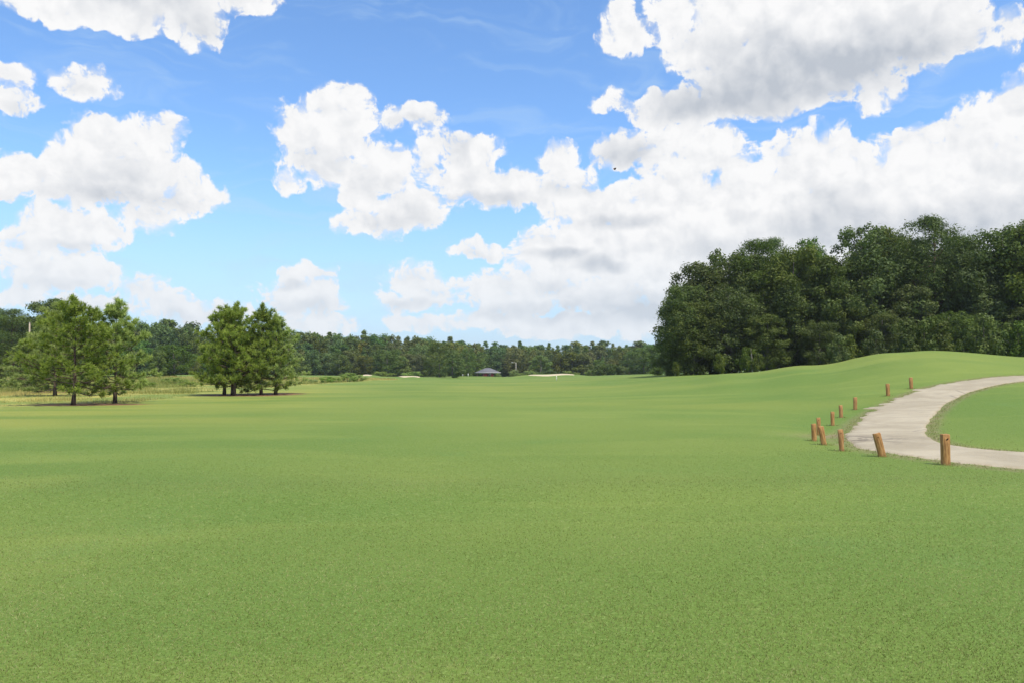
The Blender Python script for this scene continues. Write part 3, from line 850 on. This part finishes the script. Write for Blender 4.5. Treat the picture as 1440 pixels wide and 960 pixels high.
# shrubs
me, cc = crown('foliage', 2.0, 1.3, .0, 30, 2400, .085, M_SHRUB, 'round', clr=(.22, .4), ragged=.25)
K_SH = Kind('bush', [('foliage', me), ('stem', trunk_mesh('stem', 2.0, .04, cc, M_BARK2, 8, n=5))])
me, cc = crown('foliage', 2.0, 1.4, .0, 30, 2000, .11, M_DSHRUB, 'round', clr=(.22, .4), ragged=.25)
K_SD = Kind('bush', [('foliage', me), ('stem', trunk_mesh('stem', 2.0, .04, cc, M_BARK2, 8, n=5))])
SH = [ # px, top row, width px, distance, kind, label
 (458, 529, 24, 92, 0, 'light green bush, left end of the bright row right of the middle pines'),
 (474, 530, 18, 95, 0, 'low light green bush, second in the bright row'),
 (489, 524, 28, 98, 0, 'tallest light green bush in the bright row'),
 (503, 527, 18, 100, 0, 'light green bush at the right end of the bright row'),
 (440, 533, 20, 90, 0, 'small light bush touching the middle pine group'),
 (247, 530, 22, 84, 0, 'low green bush on the meadow between the pine groups'),
 (233, 531, 16, 88, 0, 'reddish green bush on the meadow near the left pair'),
 (268, 536, 22, 74, 0, 'low bush on the meadow just left of the middle pines'),
 (210, 536, 26, 72, 0, 'pale bush at the right foot of the left pair of pines'),
 (12, 533, 40, 66, 0, 'green bush in the tall grass at the far left edge'),
 (48, 537, 26, 60, 1, 'dark bush in the shade under the left group of pines'),
 (844, 513, 20, 205, 1, 'dark olive shrub right of the widest bunker'),
 (858, 512, 22, 207, 1, 'largest dark olive shrub right of the widest bunker'),
 (873, 515, 20, 209, 1, 'dark olive shrub touching the bright rounded tree'),
 (832, 520, 16, 205, 0, 'low light shrub at the right end of the widest bunker'),
 (722, 520, 18, 215, 0, 'low light shrub just right of the pavilion'),
 (745, 521, 22, 215, 0, 'low light shrub behind the left tip of the widest bunker'),
 (775, 521, 24, 217, 1, 'low dark shrub behind the middle of the widest bunker'),
 (800, 521, 22, 215, 0, 'low light shrub behind the right part of the widest bunker'),
 (700, 524, 8, 225, 0, 'small yellowish shrub at the right foot of the pavilion'),
 (535, 522, 26, 212, 0, 'light shrub at the edge of the far wood above the tiny bunker'),
 (580, 522, 30, 214, 0, 'light shrub at the edge of the far wood above the small bunker'),
 (924, 517, 18, 120, 1, 'dark bush in the corner left of the big dark wood'),
]
for (px, ty, w, d_, ki, lab) in SH:
    x, y = spot(px, d_); z0 = z1(x, y)
    H = max(topz(ty, d_)-z0, .35)
    plant((K_SH, K_SD)[ki], x, y, H/2.0, w/F*d_/2/1.35*1.1, lab, 'bush')

# ------------------------------------------------------------------ posts beside the path
def wood_mat():
    m, nt = new_mat('treated_wood'); t = NT(nt)
    O = t.obj()
    mp = t.n('ShaderNodeMapping'); mp.inputs['Scale'].default_value = (28, 28, 2.0); t.L.new(O, mp.inputs[0])
    gr = t.noise(mp.outputs[0], 2.0, 4, .65, .8)
    bl = t.noise(O, 7, 3, .6)
    r = t.rand()
    col = t.mix(t.ramp(gr, .35, .68), (.26, .120, .040), (.55, .300, .110))
    col = t.mix(t.math('MULTIPLY', t.ramp(bl, .50, .68), t.ramp(r, 0, 1, .10, .55)), col, (.13, .070, .036))
    col = t.mix(t.ramp(r, .5, 1, 0, .35), col, (.42, .21, .10))
    t.principled(col, .8, t.bump(gr, .5, .004), .2)
    return m
M_WOOD = wood_mat()
m_, nt_ = new_mat('hole_shade'); NT(nt_).principled((.015, .011, .009), .95, None, .1); M_HOLE_SHADE = m_  # near-black colour painting the shade inside the post holes
def post_mesh(w, dpt, h, seed, chip=False):
    r = np.random.default_rng(seed)
    b = .006
    V = []; rings = [(-.12, 0, 0), (h*.25, 0, 0), (h*.6, 0, 0), (h-.012, 0, 0), (h, .007, 1)]
    for (z, ins, tp) in rings:
        hx, hy = w/2-ins, dpt/2-ins
        for (sx, sy) in ((-1, -1), (1, -1), (1, 1), (-1, 1)):
            for (cx, cy) in (((hx-b)*sx, hy*sy), (hx*sx, (hy-b)*sy)) if sx*sy > 0 else ((hx*sx, (hy-b)*sy), ((hx-b)*sx, hy*sy)):
                dz = (r.normal(0, .003)+(cx*.05)) if tp else 0
                nt2 = -.018 if (chip and 0 < z < .2*h+.1 and sx > 0) else 0
                V.append((cx+nt2+r.normal(0, .0012), cy+r.normal(0, .0012), z+dz))
    n = 8; q = []
    order = [1, 0, 2, 3, 4, 5, 6, 7]
    V = np.array(V).reshape(len(rings), 8, 3)
    # sort each ring by angle so that the walls are clean
    for k_ in range(len(rings)):
        a = np.arctan2(V[0, :, 1], V[0, :, 0])
    o_ = np.argsort(a); V = V[:, o_]
    V = V.reshape(-1, 3).tolist()
    for i in range(len(rings)-1):
        for j in range(n): q.append((i*n+j, i*n+(j+1) % n, (i+1)*n+(j+1) % n, (i+1)*n+j))
    top = len(V); V.append(tuple(np.mean(np.array(V[-n:]), axis=0)))
    base = (len(rings)-1)*n
    m = MB(); m.add(V, q, [(base+j, base+(j+1) % n, top) for j in range(n)])
    return m.mesh('post', M_WOOD)
def hole_disc_mesh(r0, slit=False):  # flat disc proud of the post; its dark colour stands for the hole's shade
    m = MB(); n = 14; V = [(0, -.0015, 0)]
    for i in range(n):
        a = -i/n*2*math.pi
        x_, z_ = math.cos(a)*r0, math.sin(a)*r0
        if slit: x_, z_ = x_*1.2+z_*.9, z_*1.5
        V.append((x_, -.0015, z_))
    V2 = [(a, .01, b) for (a, _, b) in V]
    m.add(V+V2, [(1+j, n+2+j, n+2+(j+1) % n, 1+(j+1) % n) for j in range(n)], [(0, 1+j, 1+(j+1) % n) for j in range(n)])
    return m.mesh('bolt_hole_shade', M_HOLE_SHADE)
POSTS = [ # px, base row, top row, lean (top to left, px), width px, rz, hole, label
 (1327, 652.5, 609.5, 0.2, 13.0, -0.1, 2, 'nearest wooden post at the right, tallest and with a slanted dark hole'),
 (1238.5, 641, 607.5, 7.6, 12.0, -0.2, 1, 'wooden post leaning left in front of the path, round hole near its top'),
 (1182.5, 633, 603, 2.2, 8.8, -0.22, 1, 'dark weathered wooden post at the left tip of the path'),
 (1157, 624.5, 598.5, 4.0, 8.6, -0.16, 0, 'leaning wooden post in front of its cluster of three, left of the path'),
 (1143.5, 619, 595, .6, 7.6, -0.14, 0, 'straight leftmost wooden post of the cluster of three'),
 (1150, 611, 586.5, .3, 6.4, -0.2, 1, 'darker wooden post half hidden behind the cluster of three'),
 (1169.5, 597.5, 578, .0, 5.8, -0.16, 0, 'wooden post just up the slope from the cluster, fifth from the far end'),
 (1181.5, 586.5, 569, .3, 5.6, -0.12, 0, 'wooden post with a pale top, fourth from the far end'),
 (1201.5, 575.5, 558, -.2, 5.8, -0.2, 0, 'wooden post beside the yellowed path verge, third from the far end'),
 (1248, 556, 539, .6, 5.6, -0.14, 0, 'second farthest wooden post, left of the narrowing path'),
 (1280.8, 546, 530.2, .6, 5.2, -0.2, 0, 'farthest wooden post at the top of the slope'),
]
for i, (px, by, ty, lean, w, rz, hole, lab) in enumerate(POSTS):
    x, y, z = hit(px, by)
    h = (by-ty)/F*y; wd = w/F*y*.76
    t = thing('wooden_post', (x, y, z), rz, lab, 'post', 'wooden posts along the cart path')
    t.rotation_euler = (rng.normal(0, .015), -math.atan2(lean, by-ty), rz)
    link('post', post_mesh(wd, wd*.95, h, 100+i, chip=(i == 2)), t)
    if hole:
        hm = link('bolt_hole_shade', hole_disc_mesh(.0085 if hole == 1 else .012, hole == 2), t)
        hm.location = (.0 if i else .012, -wd*.95/2-.001, h*.84)

# ------------------------------------------------------------------ pavilion
def plain(name, col, rough=.8, var=.15, scale=6):
    m, nt = new_mat(name); t = NT(nt); nz = t.noise(t.obj(), scale, 3, .6)
    a = tuple(c*(1-var) for c in col); b = tuple(min(c*(1+var), 1) for c in col)
    t.principled(t.mix(t.ramp(nz, .3, .7), a, b), rough)
    return m
def shingle_mat():
    m, nt = new_mat('grey_shingles'); t = NT(nt); O = t.obj()
    br = t.n('ShaderNodeTexBrick'); t.L.new(O, br.inputs['Vector']); br.inputs['Scale'].default_value = 3
    br.inputs['Color1'].default_value = (.105, .10, .105, 1); br.inputs['Color2'].default_value = (.155, .15, .155, 1); br.inputs['Mortar'].default_value = (.12, .12, .13, 1)
    t.principled(br.outputs[0], .85); return m
pd = 245.0
pxx = (686-720)/F*pd
eave = topz(523.0, pd); apex = topz(516.9, pd); pzb = z1(pxx, pd)
PAV = thing('pavilion', (pxx, pd, pzb), .12, 'small open pavilion with a grey hip roof and dark red walls before the far wood', 'pavilion')
W2, D2 = 16.8/F*pd, 3.2
ez, az = eave-pzb, apex-pzb
m = MB()
m.add([(-W2, -D2, ez), (W2, -D2, ez), (W2, D2, ez), (-W2, D2, ez), (-.7, 0, az), (.7, 0, az),
       (-W2, -D2, ez-.06), (W2, -D2, ez-.06), (W2, D2, ez-.06), (-W2, D2, ez-.06)],
      [(0, 1, 5, 4), (2, 3, 4, 5), (6, 9, 8, 7), (0, 6, 7, 1), (1, 7, 8, 2), (2, 8, 9, 3), (3, 9, 6, 0)], [(1, 2, 5), (3, 0, 4)])
roof = link('roof', m.mesh('roof', shingle_mat()), PAV)
M_WHITE = plain('white_trim', (.72, .71, .68))
m = MB()
for (a, b, c, d_) in ((-W2-.03, W2+.03, -D2-.06, -D2-.01), (-W2-.03, W2+.03, D2+.01, D2+.06), (-W2-.06, -W2-.01, -D2, D2), (W2+.01, W2+.06, -D2, D2)):
    m.box(a, b, c, d_, ez-.22, ez+.02)
link('fascia', m.mesh('fascia', plain('grey_fascia', (.36, .35, .34))), roof)
m = MB()
m.box(-W2*.42, W2*.42, -D2*.86, -D2*.86+.2, 0, ez-.24); m.box(-W2*.42, W2*.42, D2*.5-.2, D2*.5, 0, ez-.24)
m.box(-W2*.42, -W2*.42+.2, -D2*.86+.2, D2*.5-.2, 0, ez-.24); m.box(W2*.42-.2, W2*.42, -D2*.86+.2, D2*.5-.2, 0, ez-.24)
wall = link('wall', m.mesh('wall', plain('dark_red_boards', (.36, .045, .045))), PAV)
m = MB(); m.box(-.5, .5, -D2*.86-.05, -D2*.86-.002, .02, min(2.0, ez-.4))
link('door', m.mesh('door', plain('door_paint', (.10, .03, .03))), PAV)
M_PBROWN = plain('brown_post_paint', (.10, .065, .045))
for sx in (-1, -.45, .45, 1):
    for sy in (-1, 1):
        m = MB(); a, b = sx*(W2-.25), sy*(D2-.2); m.box(a-.08, a+.08, b-.08, b+.08, -.1, ez-.07)
        link('post', m.mesh('post', M_PBROWN), PAV)
m = MB(); m.box(-W2+.1, W2-.1, -D2+.05, D2-.05, -.4, .05); link('floor_slab', m.mesh('floor_slab', plain('slab', (.35, .34, .32))), PAV)

# ------------------------------------------------------------------ small furniture far away
# lamp pole right of the pavilion
d_ = 225.0; x, y = spot(725.6, d_); z0 = z1(x, y); ht = topz(509.2, d_)-z0
t = thing('light_pole', (x, y, z0), 0, 'pale thin light pole with a short arm, right of the pavilion', 'light pole')
M_POLE = plain('weathered_pole', (.40, .36, .30))
m = MB(); m.tube([(0, 0, -.2), (0, 0, ht)], [.11, .08], 8); link('pole', m.mesh('pole', M_POLE, True), t)
m = MB(); m.tube([(0, 0, ht-.15), (-.5, 0, ht), (-1.0, 0, ht)], [.05, .05, .04], 6); link('arm', m.mesh('arm', M_POLE, True), t)
m = MB(); m.box(-1.35, -.85, -.12, .12, ht-.1, ht+.05); link('lamp_head', m.mesh('lamp_head', plain('lamp_grey', (.5, .5, .48))), t)
# utility pole behind the left pines
d_ = 108.0; x, y = spot(40.8, d_); z0 = z1(x, y); ht = topz(454.5, d_)-z0
t = thing('utility_pole', (x, y, z0), 0, 'tan utility pole standing left of the tall dark tree', 'utility pole')
m = MB(); m.tube([(0, 0, -.2), (.03, 0, ht*.5), (0, 0, ht)], [.15, .13, .09], 8); link('pole', m.mesh('pole', plain('tan_pole', (.36, .29, .21)), True), t)
m = MB(); m.tube([(0, 0, ht+.001), (0, 0, ht+.12)], [.11, .05], 8); link('cap', m.mesh('cap', M_POLE, True), t)
# distance marker on the far fairway
x, y, z0 = hit(782.6, 534.2); ht = 6.2/F*y
t = thing('distance_marker', (x, y, z0), 0, 'thin pale marker stake in front of the widest bunker', 'marker stake')
m = MB(); m.tube([(0, 0, -.1), (0, 0, ht*.96)], [.05, .05], 8); m.tube([(0, 0, ht*.96), (0, 0, ht)], [.05, .02], 8)
link('stake', m.mesh('stake', M_WHITE, True), t)
m = MB(); m.tube([(0, 0, ht*.70), (0, 0, ht*.82)], [.056, .056], 8); link('colour_band', m.mesh('colour_band', plain('yellow_band', (.6, .45, .08))), t)
# litter bin below the pavilion
d_ = 196.0; x, y = spot(689, d_); z0 = z1(x, y)
t = thing('litter_bin', (x, y, z0), 0, 'small dark litter bin on the grass in front of the pavilion', 'litter bin')
M_BIN = plain('bin_green', (.03, .035, .03))
m = MB(); m.tube([(0, 0, 0), (0, 0, .06), (0, 0, .75)], [.20, .22, .25], 14); link('body', m.mesh('body', M_BIN, True), t)
m = MB(); m.tube([(0, 0, .76), (0, 0, .80), (0, 0, .92)], [.27, .27, .10], 14); link('lid', m.mesh('lid', M_BIN, True), t)
# low pale posts left of the pavilion
for px, lab in ((650.8, 'low pale post at the foot of the round trees, nearer the pavilion'), (658.4, 'low pale post left of the pavilion, right one of two')):
    d_ = 190.0; x, y = spot(px, d_); z0 = z1(x, y)
    t = thing('low_post', (x, y, z0), 0, lab, 'post', 'low pale posts near the pavilion')
    m = MB(); m.tube([(0, 0, -.1), (0, 0, .62)], [.07, .07], 8); link('shaft', m.mesh('shaft', M_WHITE, True), t)
    m = MB(); m.tube([(0, 0, .621), (0, 0, .70)], [.085, .04], 8); link('cap', m.mesh('cap', M_WHITE, True), t)

# pale fallen trunk seen under the big wood
for px, d_, hh, lab in ((1056.5, 83.2, 2.6, 'thin pale tree trunk standing in the shade at the foot of the big wood'),):
    x, y = spot(px, d_); z0 = z1(x, y)
    t = thing('bare_trunk', (x, y, z0), 0, lab, 'tree trunk')
    m = MB(); m.tube([(0, 0, -.2), (.05, 0, 1.4), (-.03, 0, hh)], [.10, .08, .05], 8); link('trunk', m.mesh('trunk', M_BARK2, True), t)

# butterfly in the air
bd = 4.2
bx, bz = (865.5-720)/F*bd, topz(237.0, bd)
t = thing('butterfly', (bx, bd, bz), .5, 'tiny brown butterfly in flight against the grey cloud', 'butterfly')
M_WING = plain('brown_wing', (.12, .045, .03), .8, .4, 90); M_BODY = plain('insect_body', (.02, .016, .014))
m = MB(); m.tube([(-.0065, 0, -.001), (-.003, 0, 0), (.002, 0, 0), (.0055, 0, .001)], [.0006, .0013, .0015, .0009], 8); link('body', m.mesh('body', M_BODY, True), t)
for s in (-1, 1):
    out = [(.003, 0), (.0065, .007), (.0050, .0120), (.0005, .0105), (-.0045, .0095), (-.0060, .0050), (-.0035, 0)]
    V = [(a, s*b*.62, b*.85) for a, b in out]; V2 = [(a, s*b*.62+s*.0003, b*.85-.0003) for a, b in out]
    n = len(out); m = MB()
    m.add(V+V2+[tuple(np.mean(V, 0)), tuple(np.mean(V2, 0))], [(j, (j+1) % n, n+(j+1) % n, n+j) for j in range(n)],
          [(j, (j+1) % n, 2*n) for j in range(n)]+[(n+(j+1) % n, n+j, 2*n+1) for j in range(n)])
    link('wing', m.mesh('wing', M_WING), t)

# ------------------------------------------------------------------ world: sky and cumulus by direction
SUN_EL, SUN_AZ = math.radians(62), math.radians(134)      # azimuth from +Y towards +X
world = bpy.data.worlds.new('World'); SC.world = world
world.use_nodes = True
wt = world.node_tree; wt.nodes.clear(); t = NT(wt)
def px_dir(px, py):
    v = np.array([(px-720)/F, 1.0, (480-py)/F]); c, s = math.cos(PITCH), math.sin(PITCH)
    w = np.array([v[0], v[1]*c-v[2]*s, v[1]*s+v[2]*c])
    return math.degrees(math.atan2(w[0], w[1])), math.degrees(math.atan2(w[2], math.hypot(w[0], w[1])))
G = t.n('ShaderNodeTexCoord').outputs['Generated']
sep = t.n('ShaderNodeSeparateXYZ'); t.L.new(G, sep.inputs[0])
X, Y, Z = sep.outputs
az = t.math('MULTIPLY', t.math('ARCTAN2', X, Y), 57.29578)
hyp = t.math('SQRT', t.math('ADD', t.math('MULTIPLY', X, X), t.math('MULTIPLY', Y, Y)))
el = t.math('MULTIPLY', t.math('ARCTAN2', Z, hyp), 57.29578)
cb = t.n('ShaderNodeCombineXYZ'); t.L.new(az, cb.inputs[0]); t.L.new(el, cb.inputs[1]); P0 = cb.outputs[0]
def noise_col(vec, scale, detail, rough):
    nd = t.n('ShaderNodeTexNoise', noise_dimensions='2D'); t.L.new(vec, nd.inputs['Vector'])
    nd.inputs['Scale'].default_value = scale; nd.inputs['Detail'].default_value = detail; nd.inputs['Roughness'].default_value = rough
    return nd.outputs[1]
w1 = t.vmath('SCALE', t.vmath('SUBTRACT', noise_col(P0, .30, 2, .5), (.5, .5, .5)), None); w1.node.inputs['Scale'].default_value = 1.5
w2 = t.vmath('SCALE', t.vmath('SUBTRACT', noise_col(P0, .9, 2.5, .45), (.5, .5, .5)), None); w2.node.inputs['Scale'].default_value = .75
P1 = t.vmath('ADD', P0, w1); P2 = t.vmath('ADD', P1, w2)
BL = [
 (60,-2,110,34),(170,0,110,46),(250,14,62,42),(285,40,30,24),(345,-4,58,20),
 (112,115,38,19),(10,105,26,13),(18,142,34,20),
 (150,200,50,38),(108,232,60,40),(210,205,42,34),(238,186,17,17),(55,245,66,30),(5,250,45,30),(195,252,86,42),(262,272,44,32),(120,268,90,26),
 (100,325,74,29),(18,336,28,14),(206,308,32,12),(92,382,94,24),(38,368,34,20),(200,402,26,14),(40,418,34,12),(125,424,52,13),
 (255,436,48,20),(303,442,36,13),
 (425,418,56,28),(408,396,26,17),(449,388,20,8),(440,456,56,16),
 (482,148,38,28),(438,186,48,40),(488,182,36,38),(455,232,44,32),(404,248,20,17),(514,206,17,16),
 (542,240,52,34),(505,270,30,38),(578,298,50,32),(520,314,42,22),(601,222,22,26),
 (580,167,49,16),
 (664,212,40,26),(658,246,46,38),(715,264,56,28),(784,222,25,20),(804,250,30,20),(762,270,44,18),
 (675,350,34,12),
 (580,398,38,22),(602,420,38,15),(560,425,34,13),
 (690,402,46,26),(765,365,46,46),(832,350,70,50),(900,350,80,60),(728,428,66,20),(840,418,84,30),(960,380,80,60),
 (845,294,78,28),(955,278,80,40),(1000,222,58,42),(1050,300,110,64),(1148,236,66,52),(1128,204,42,24),(1200,296,104,80),(1288,250,66,66),(1270,206,30,24),(1362,232,62,76),(1402,184,56,52),(1446,166,52,52),(1440,260,100,80),(1350,320,130,60),(1110,360,150,50),
 (1065,22,116,54),(1185,36,160,76),(1305,38,74,62),(884,48,44,24),(944,26,38,34),(1000,70,60,46),(1095,112,140,50),(966,152,78,24),(1228,128,36,24),(1425,46,26,24),(876,18,14,14),(1355,52,34,24),
 (700,452,70,14),(800,458,120,16),(905,448,70,26),(1010,460,110,34),(600,456,60,9),
 (950,235,50,30),(940,312,64,44),(882,212,48,26),(860,146,19,12),(955,196,58,24),
]
SHD = [
 (185,-6,150,34,.30),(285,40,40,20,.2),(178,284,105,16,.55),(150,248,80,30,.22),(20,282,60,14,.25),(112,126,34,8,.25),(18,154,30,8,.3),
 (1130,112,160,48,.72),(1240,64,110,50,.42),(975,146,84,26,.50),(1065,66,90,40,.30),(1320,66,60,34,.30),
 (1185,330,130,36,.46),(1330,335,140,40,.42),(1165,290,60,30,.30),(868,314,66,12,.50),(884,214,46,26,.50),(1410,295,80,34,.35),(1000,348,70,22,.32),
 (780,358,42,9,.75),(846,372,34,9,.7),(870,440,110,24,.75),(740,440,84,13,.55),(770,402,26,12,.5),(950,440,60,30,.6),
 (565,312,56,18,.38),(455,228,42,20,.25),(525,262,28,26,.16),(685,280,80,11,.45),(800,268,40,10,.3),(580,176,46,9,.3),(640,206,26,22,.28),
 (590,432,56,9,.55),(430,432,54,12,.50),(404,402,18,8,.45),(255,448,50,10,.40),(95,350,70,10,.38),(92,402,90,9,.34),(120,434,60,8,.4),(675,360,30,6,.3),
]
def ell(b):
    cx, cy, rx, ry = b[:4]
    a0, e0 = px_dir(cx, cy); a1, _ = px_dir(cx+rx, cy); a2, _ = px_dir(cx-rx, cy)
    _, e1 = px_dir(cx, cy-ry); _, e2 = px_dir(cx, cy+ry)
    return a0, e0, (a1-a2)/2, (e1-e2)/2
acc = None
for b in BL:
    a0, e0, ra, re = ell(b)
    q = t.vmath('MULTIPLY_ADD', P2, (1/ra, 1/re, 0), (-a0/ra, -e0/re, 0))
    r_ = (ra*re)**.5
    dsd = t.math('MULTIPLY_ADD', t.vmath('LENGTH', q), r_, -r_)
    acc = dsd if acc is None else t.math('SMOOTH_MIN', acc, dsd, .35)
# generic cumulus over the rest of the sky (outside the photographed part)
gen = t.noise(t.vmath('MULTIPLY', P2, (1, 1.6, 1)), .055, 3, .5, 0, '2D')
outm = t.math('MAXIMUM', t.ramp(t.math('ABSOLUTE', az), 35, 42), t.ramp(el, 26, 34))
gfield = t.ramp(gen, .44, .64, 6.0, -4.0, False)
gfield = t.math('ADD', gfield, t.ramp(outm, 0, 1, 40, 0, False))
acc = t.math('MINIMUM', acc, gfield)
dist = t.math('MULTIPLY', acc, -1)                                    # >0 inside the cloud, degrees
def billow(vec):
    a = t.n('ShaderNodeTexVoronoi', voronoi_dimensions='2D', feature='F1'); t.L.new(vec, a.inputs['Vector'])
    a.inputs['Scale'].default_value = .42; a.inputs['Detail'].default_value = 2.6; a.inputs['Roughness'].default_value = .48; a.inputs['Lacunarity'].default_value = 2.3
    a.normalize = True
    return t.math('MULTIPLY', t.math('POWER', a.outputs['Distance'], 1.6), 1.7)
wl = t.vmath('SCALE', t.vmath('SUBTRACT', noise_col(P0, .9, 3, .55), (.5, .5, .5)), None); wl.node.inputs['Scale'].default_value = .8
PB = t.vmath('ADD', P0, wl)
B0 = billow(PB)
def puff(vec):
    a = t.n('ShaderNodeTexVoronoi', voronoi_dimensions='2D', feature='SMOOTH_F1'); t.L.new(vec, a.inputs['Vector'])
    a.inputs['Scale'].default_value = .34; a.inputs['Smoothness'].default_value = .25; a.inputs['Detail'].default_value = 1.4; a.inputs['Roughness'].default_value = .45; a.inputs['Lacunarity'].default_value = 2.3
    a.normalize = True
    return a.outputs['Distance']
R0 = puff(PB); R1 = puff(t.vmath('ADD', PB, (.30, .50, 0)))
fine = t.noise(P2, 2.2, 5, .6, 0, '2D')
wisp = t.noise(P1, .8, 4, .6, 0, '2D')
dens = t.math('ADD', dist, t.math('MULTIPLY', t.math('SUBTRACT', .56, B0), 1.7))
dens = t.math('ADD', dens, t.math('MULTIPLY', t.math('SUBTRACT', fine, .5), .38))
soft = t.ramp(wisp, .42, .70, .34, 1.7)
# undersides fray out more than tops
alpha = t.ramp(dens, 0.0, soft)
relief = t.math('MULTIPLY', t.math('SUBTRACT', R1, R0), 1.15)                                   # >0: faces the sun
sh = None
for b in SHD:
    a0, e0, ra, re = ell(b)
    q = t.vmath('MULTIPLY_ADD', P1, (1/ra, 1/re, 0), (-a0/ra, -e0/re, 0))
    v = t.ramp(t.vmath('LENGTH', q), .1, 1.5, b[4], 0)
    sh = v if sh is None else t.math('ADD', sh, v)
shn = t.math('MULTIPLY', sh, t.ramp(dens, 0, 1.8, .45, 1.0))
depth = t.ramp(dens, .2, 3.5)
rel = t.math('MULTIPLY', relief, t.math('MULTIPLY_ADD', depth, .70, .40))
g0 = t.math('SUBTRACT', t.math('MULTIPLY_ADD', t.math('DIVIDE', shn, t.math('MULTIPLY_ADD', shn, .55, 1.0)), 1.45, .05), rel)
g0 = t.math('ADD', g0, t.ramp(wisp, .35, .65, -.05, .14, False))
g0 = t.math('MAXIMUM', g0, 0); g0 = t.math('MINIMUM', g0, 1)
CW, CG = (1.0, 1.0, 1.005, 1), (.54, .585, .655, 1)
cloud = t.mix(g0, CW, CG)
lowb = t.ramp(el, 1.5, 11, .55, 0)
cloud = t.mix(lowb, cloud, (.74, .83, .93, 1))
cl_gain = t.vmath('SCALE', cloud, None); cl_gain.node.inputs['Scale'].default_value = 9.7
SKY_GAIN = (1.48, 1.88, 2.28)
sky = t.n('ShaderNodeTexSky', sky_type='NISHITA'); sky.sun_disc = False
sky.sun_elevation = SUN_EL; sky.sun_rotation = SUN_AZ
sky.air_density = 1.0; sky.dust_density = .6; sky.ozone_density = 1.6; sky.altitude = 50
skyc = t.vmath('MULTIPLY', sky.outputs[0], SKY_GAIN)
# thin cirrus veil and hazy horizon air
mpc = t.n('ShaderNodeMapping'); mpc.inputs['Rotation'].default_value = (0, 0, -.25); mpc.inputs['Scale'].default_value = (.35, 1.6, 1); t.L.new(P1, mpc.inputs[0])
veil = t.ramp(t.noise(mpc.outputs[0], .28, 5, .6, .8, '2D'), .46, .78, 0, .30)
skyc = t.mix(veil, skyc, (5.5, 7.4, 9.4))
skyc = t.mix(t.ramp(el, 0, 14, .75, 0), skyc, (5.2, 6.7, 8.7))
alpha = t.math('MULTIPLY', alpha, t.ramp(el, -1.0, .5))
allc = t.mix(alpha, skyc, cl_gain)
bg = t.n('ShaderNodeBackground'); t.L.new(allc, bg.inputs[0]); bg.inputs[1].default_value = .09
wo = t.n('ShaderNodeOutputWorld'); t.L.new(bg.outputs[0], wo.inputs[0])
world.cycles.sampling_method = 'NONE'

# ------------------------------------------------------------------ air
m_, nt_ = new_mat('air'); t = NT(nt_)
pv = t.n('ShaderNodeVolumePrincipled'); pv.inputs['Color'].default_value = (.86, .92, 1, 1); pv.inputs['Density'].default_value = .00014
t.L.new(pv.outputs[0], t.n('ShaderNodeOutputMaterial').inputs['Volume'])
m = MB(); m.box(-1600, 1600, -1300, 3600, -4.2, 24)
tag(link('haze', m.mesh('haze', m_)), 'faint summer haze over the whole course', 'haze', kind='stuff')

# ------------------------------------------------------------------ sun
sl = bpy.data.lights.new('sun', 'SUN'); sl.energy = 4.6; sl.angle = math.radians(.55); sl.color = (1.0, .95, .87)
so = bpy.data.objects.new('sun', sl); C.objects.link(so)
from mathutils import Vector
sd = Vector((math.sin(SUN_AZ)*math.cos(SUN_EL), math.cos(SUN_AZ)*math.cos(SUN_EL), math.sin(SUN_EL)))
so.rotation_euler = (-sd).to_track_quat('-Z', 'Y').to_euler(); so.location = (30, -20, 60)

# ------------------------------------------------------------------ camera
cam = bpy.data.cameras.new('camera'); cam.sensor_width = 36; cam.lens = F/1440*36
cam.clip_start = .1; cam.clip_end = 6000
co = bpy.data.objects.new('camera', cam); C.objects.link(co)
co.location = (0, 0, EYE); co.rotation_euler = (math.pi/2+PITCH, 0, 0)
SC.camera = co
vs = SC.view_settings
SC.display_settings.display_device = 'sRGB'
vs.view_transform = 'Standard'; vs.look = 'None'; vs.gamma = 1.0; vs.exposure = 0.15; vs.use_curve_mapping = False
cy = SC.cycles
cy.max_bounces = 6; cy.diffuse_bounces = 3; cy.glossy_bounces = 2; cy.transmission_bounces = 3
cy.sample_clamp_indirect = 6
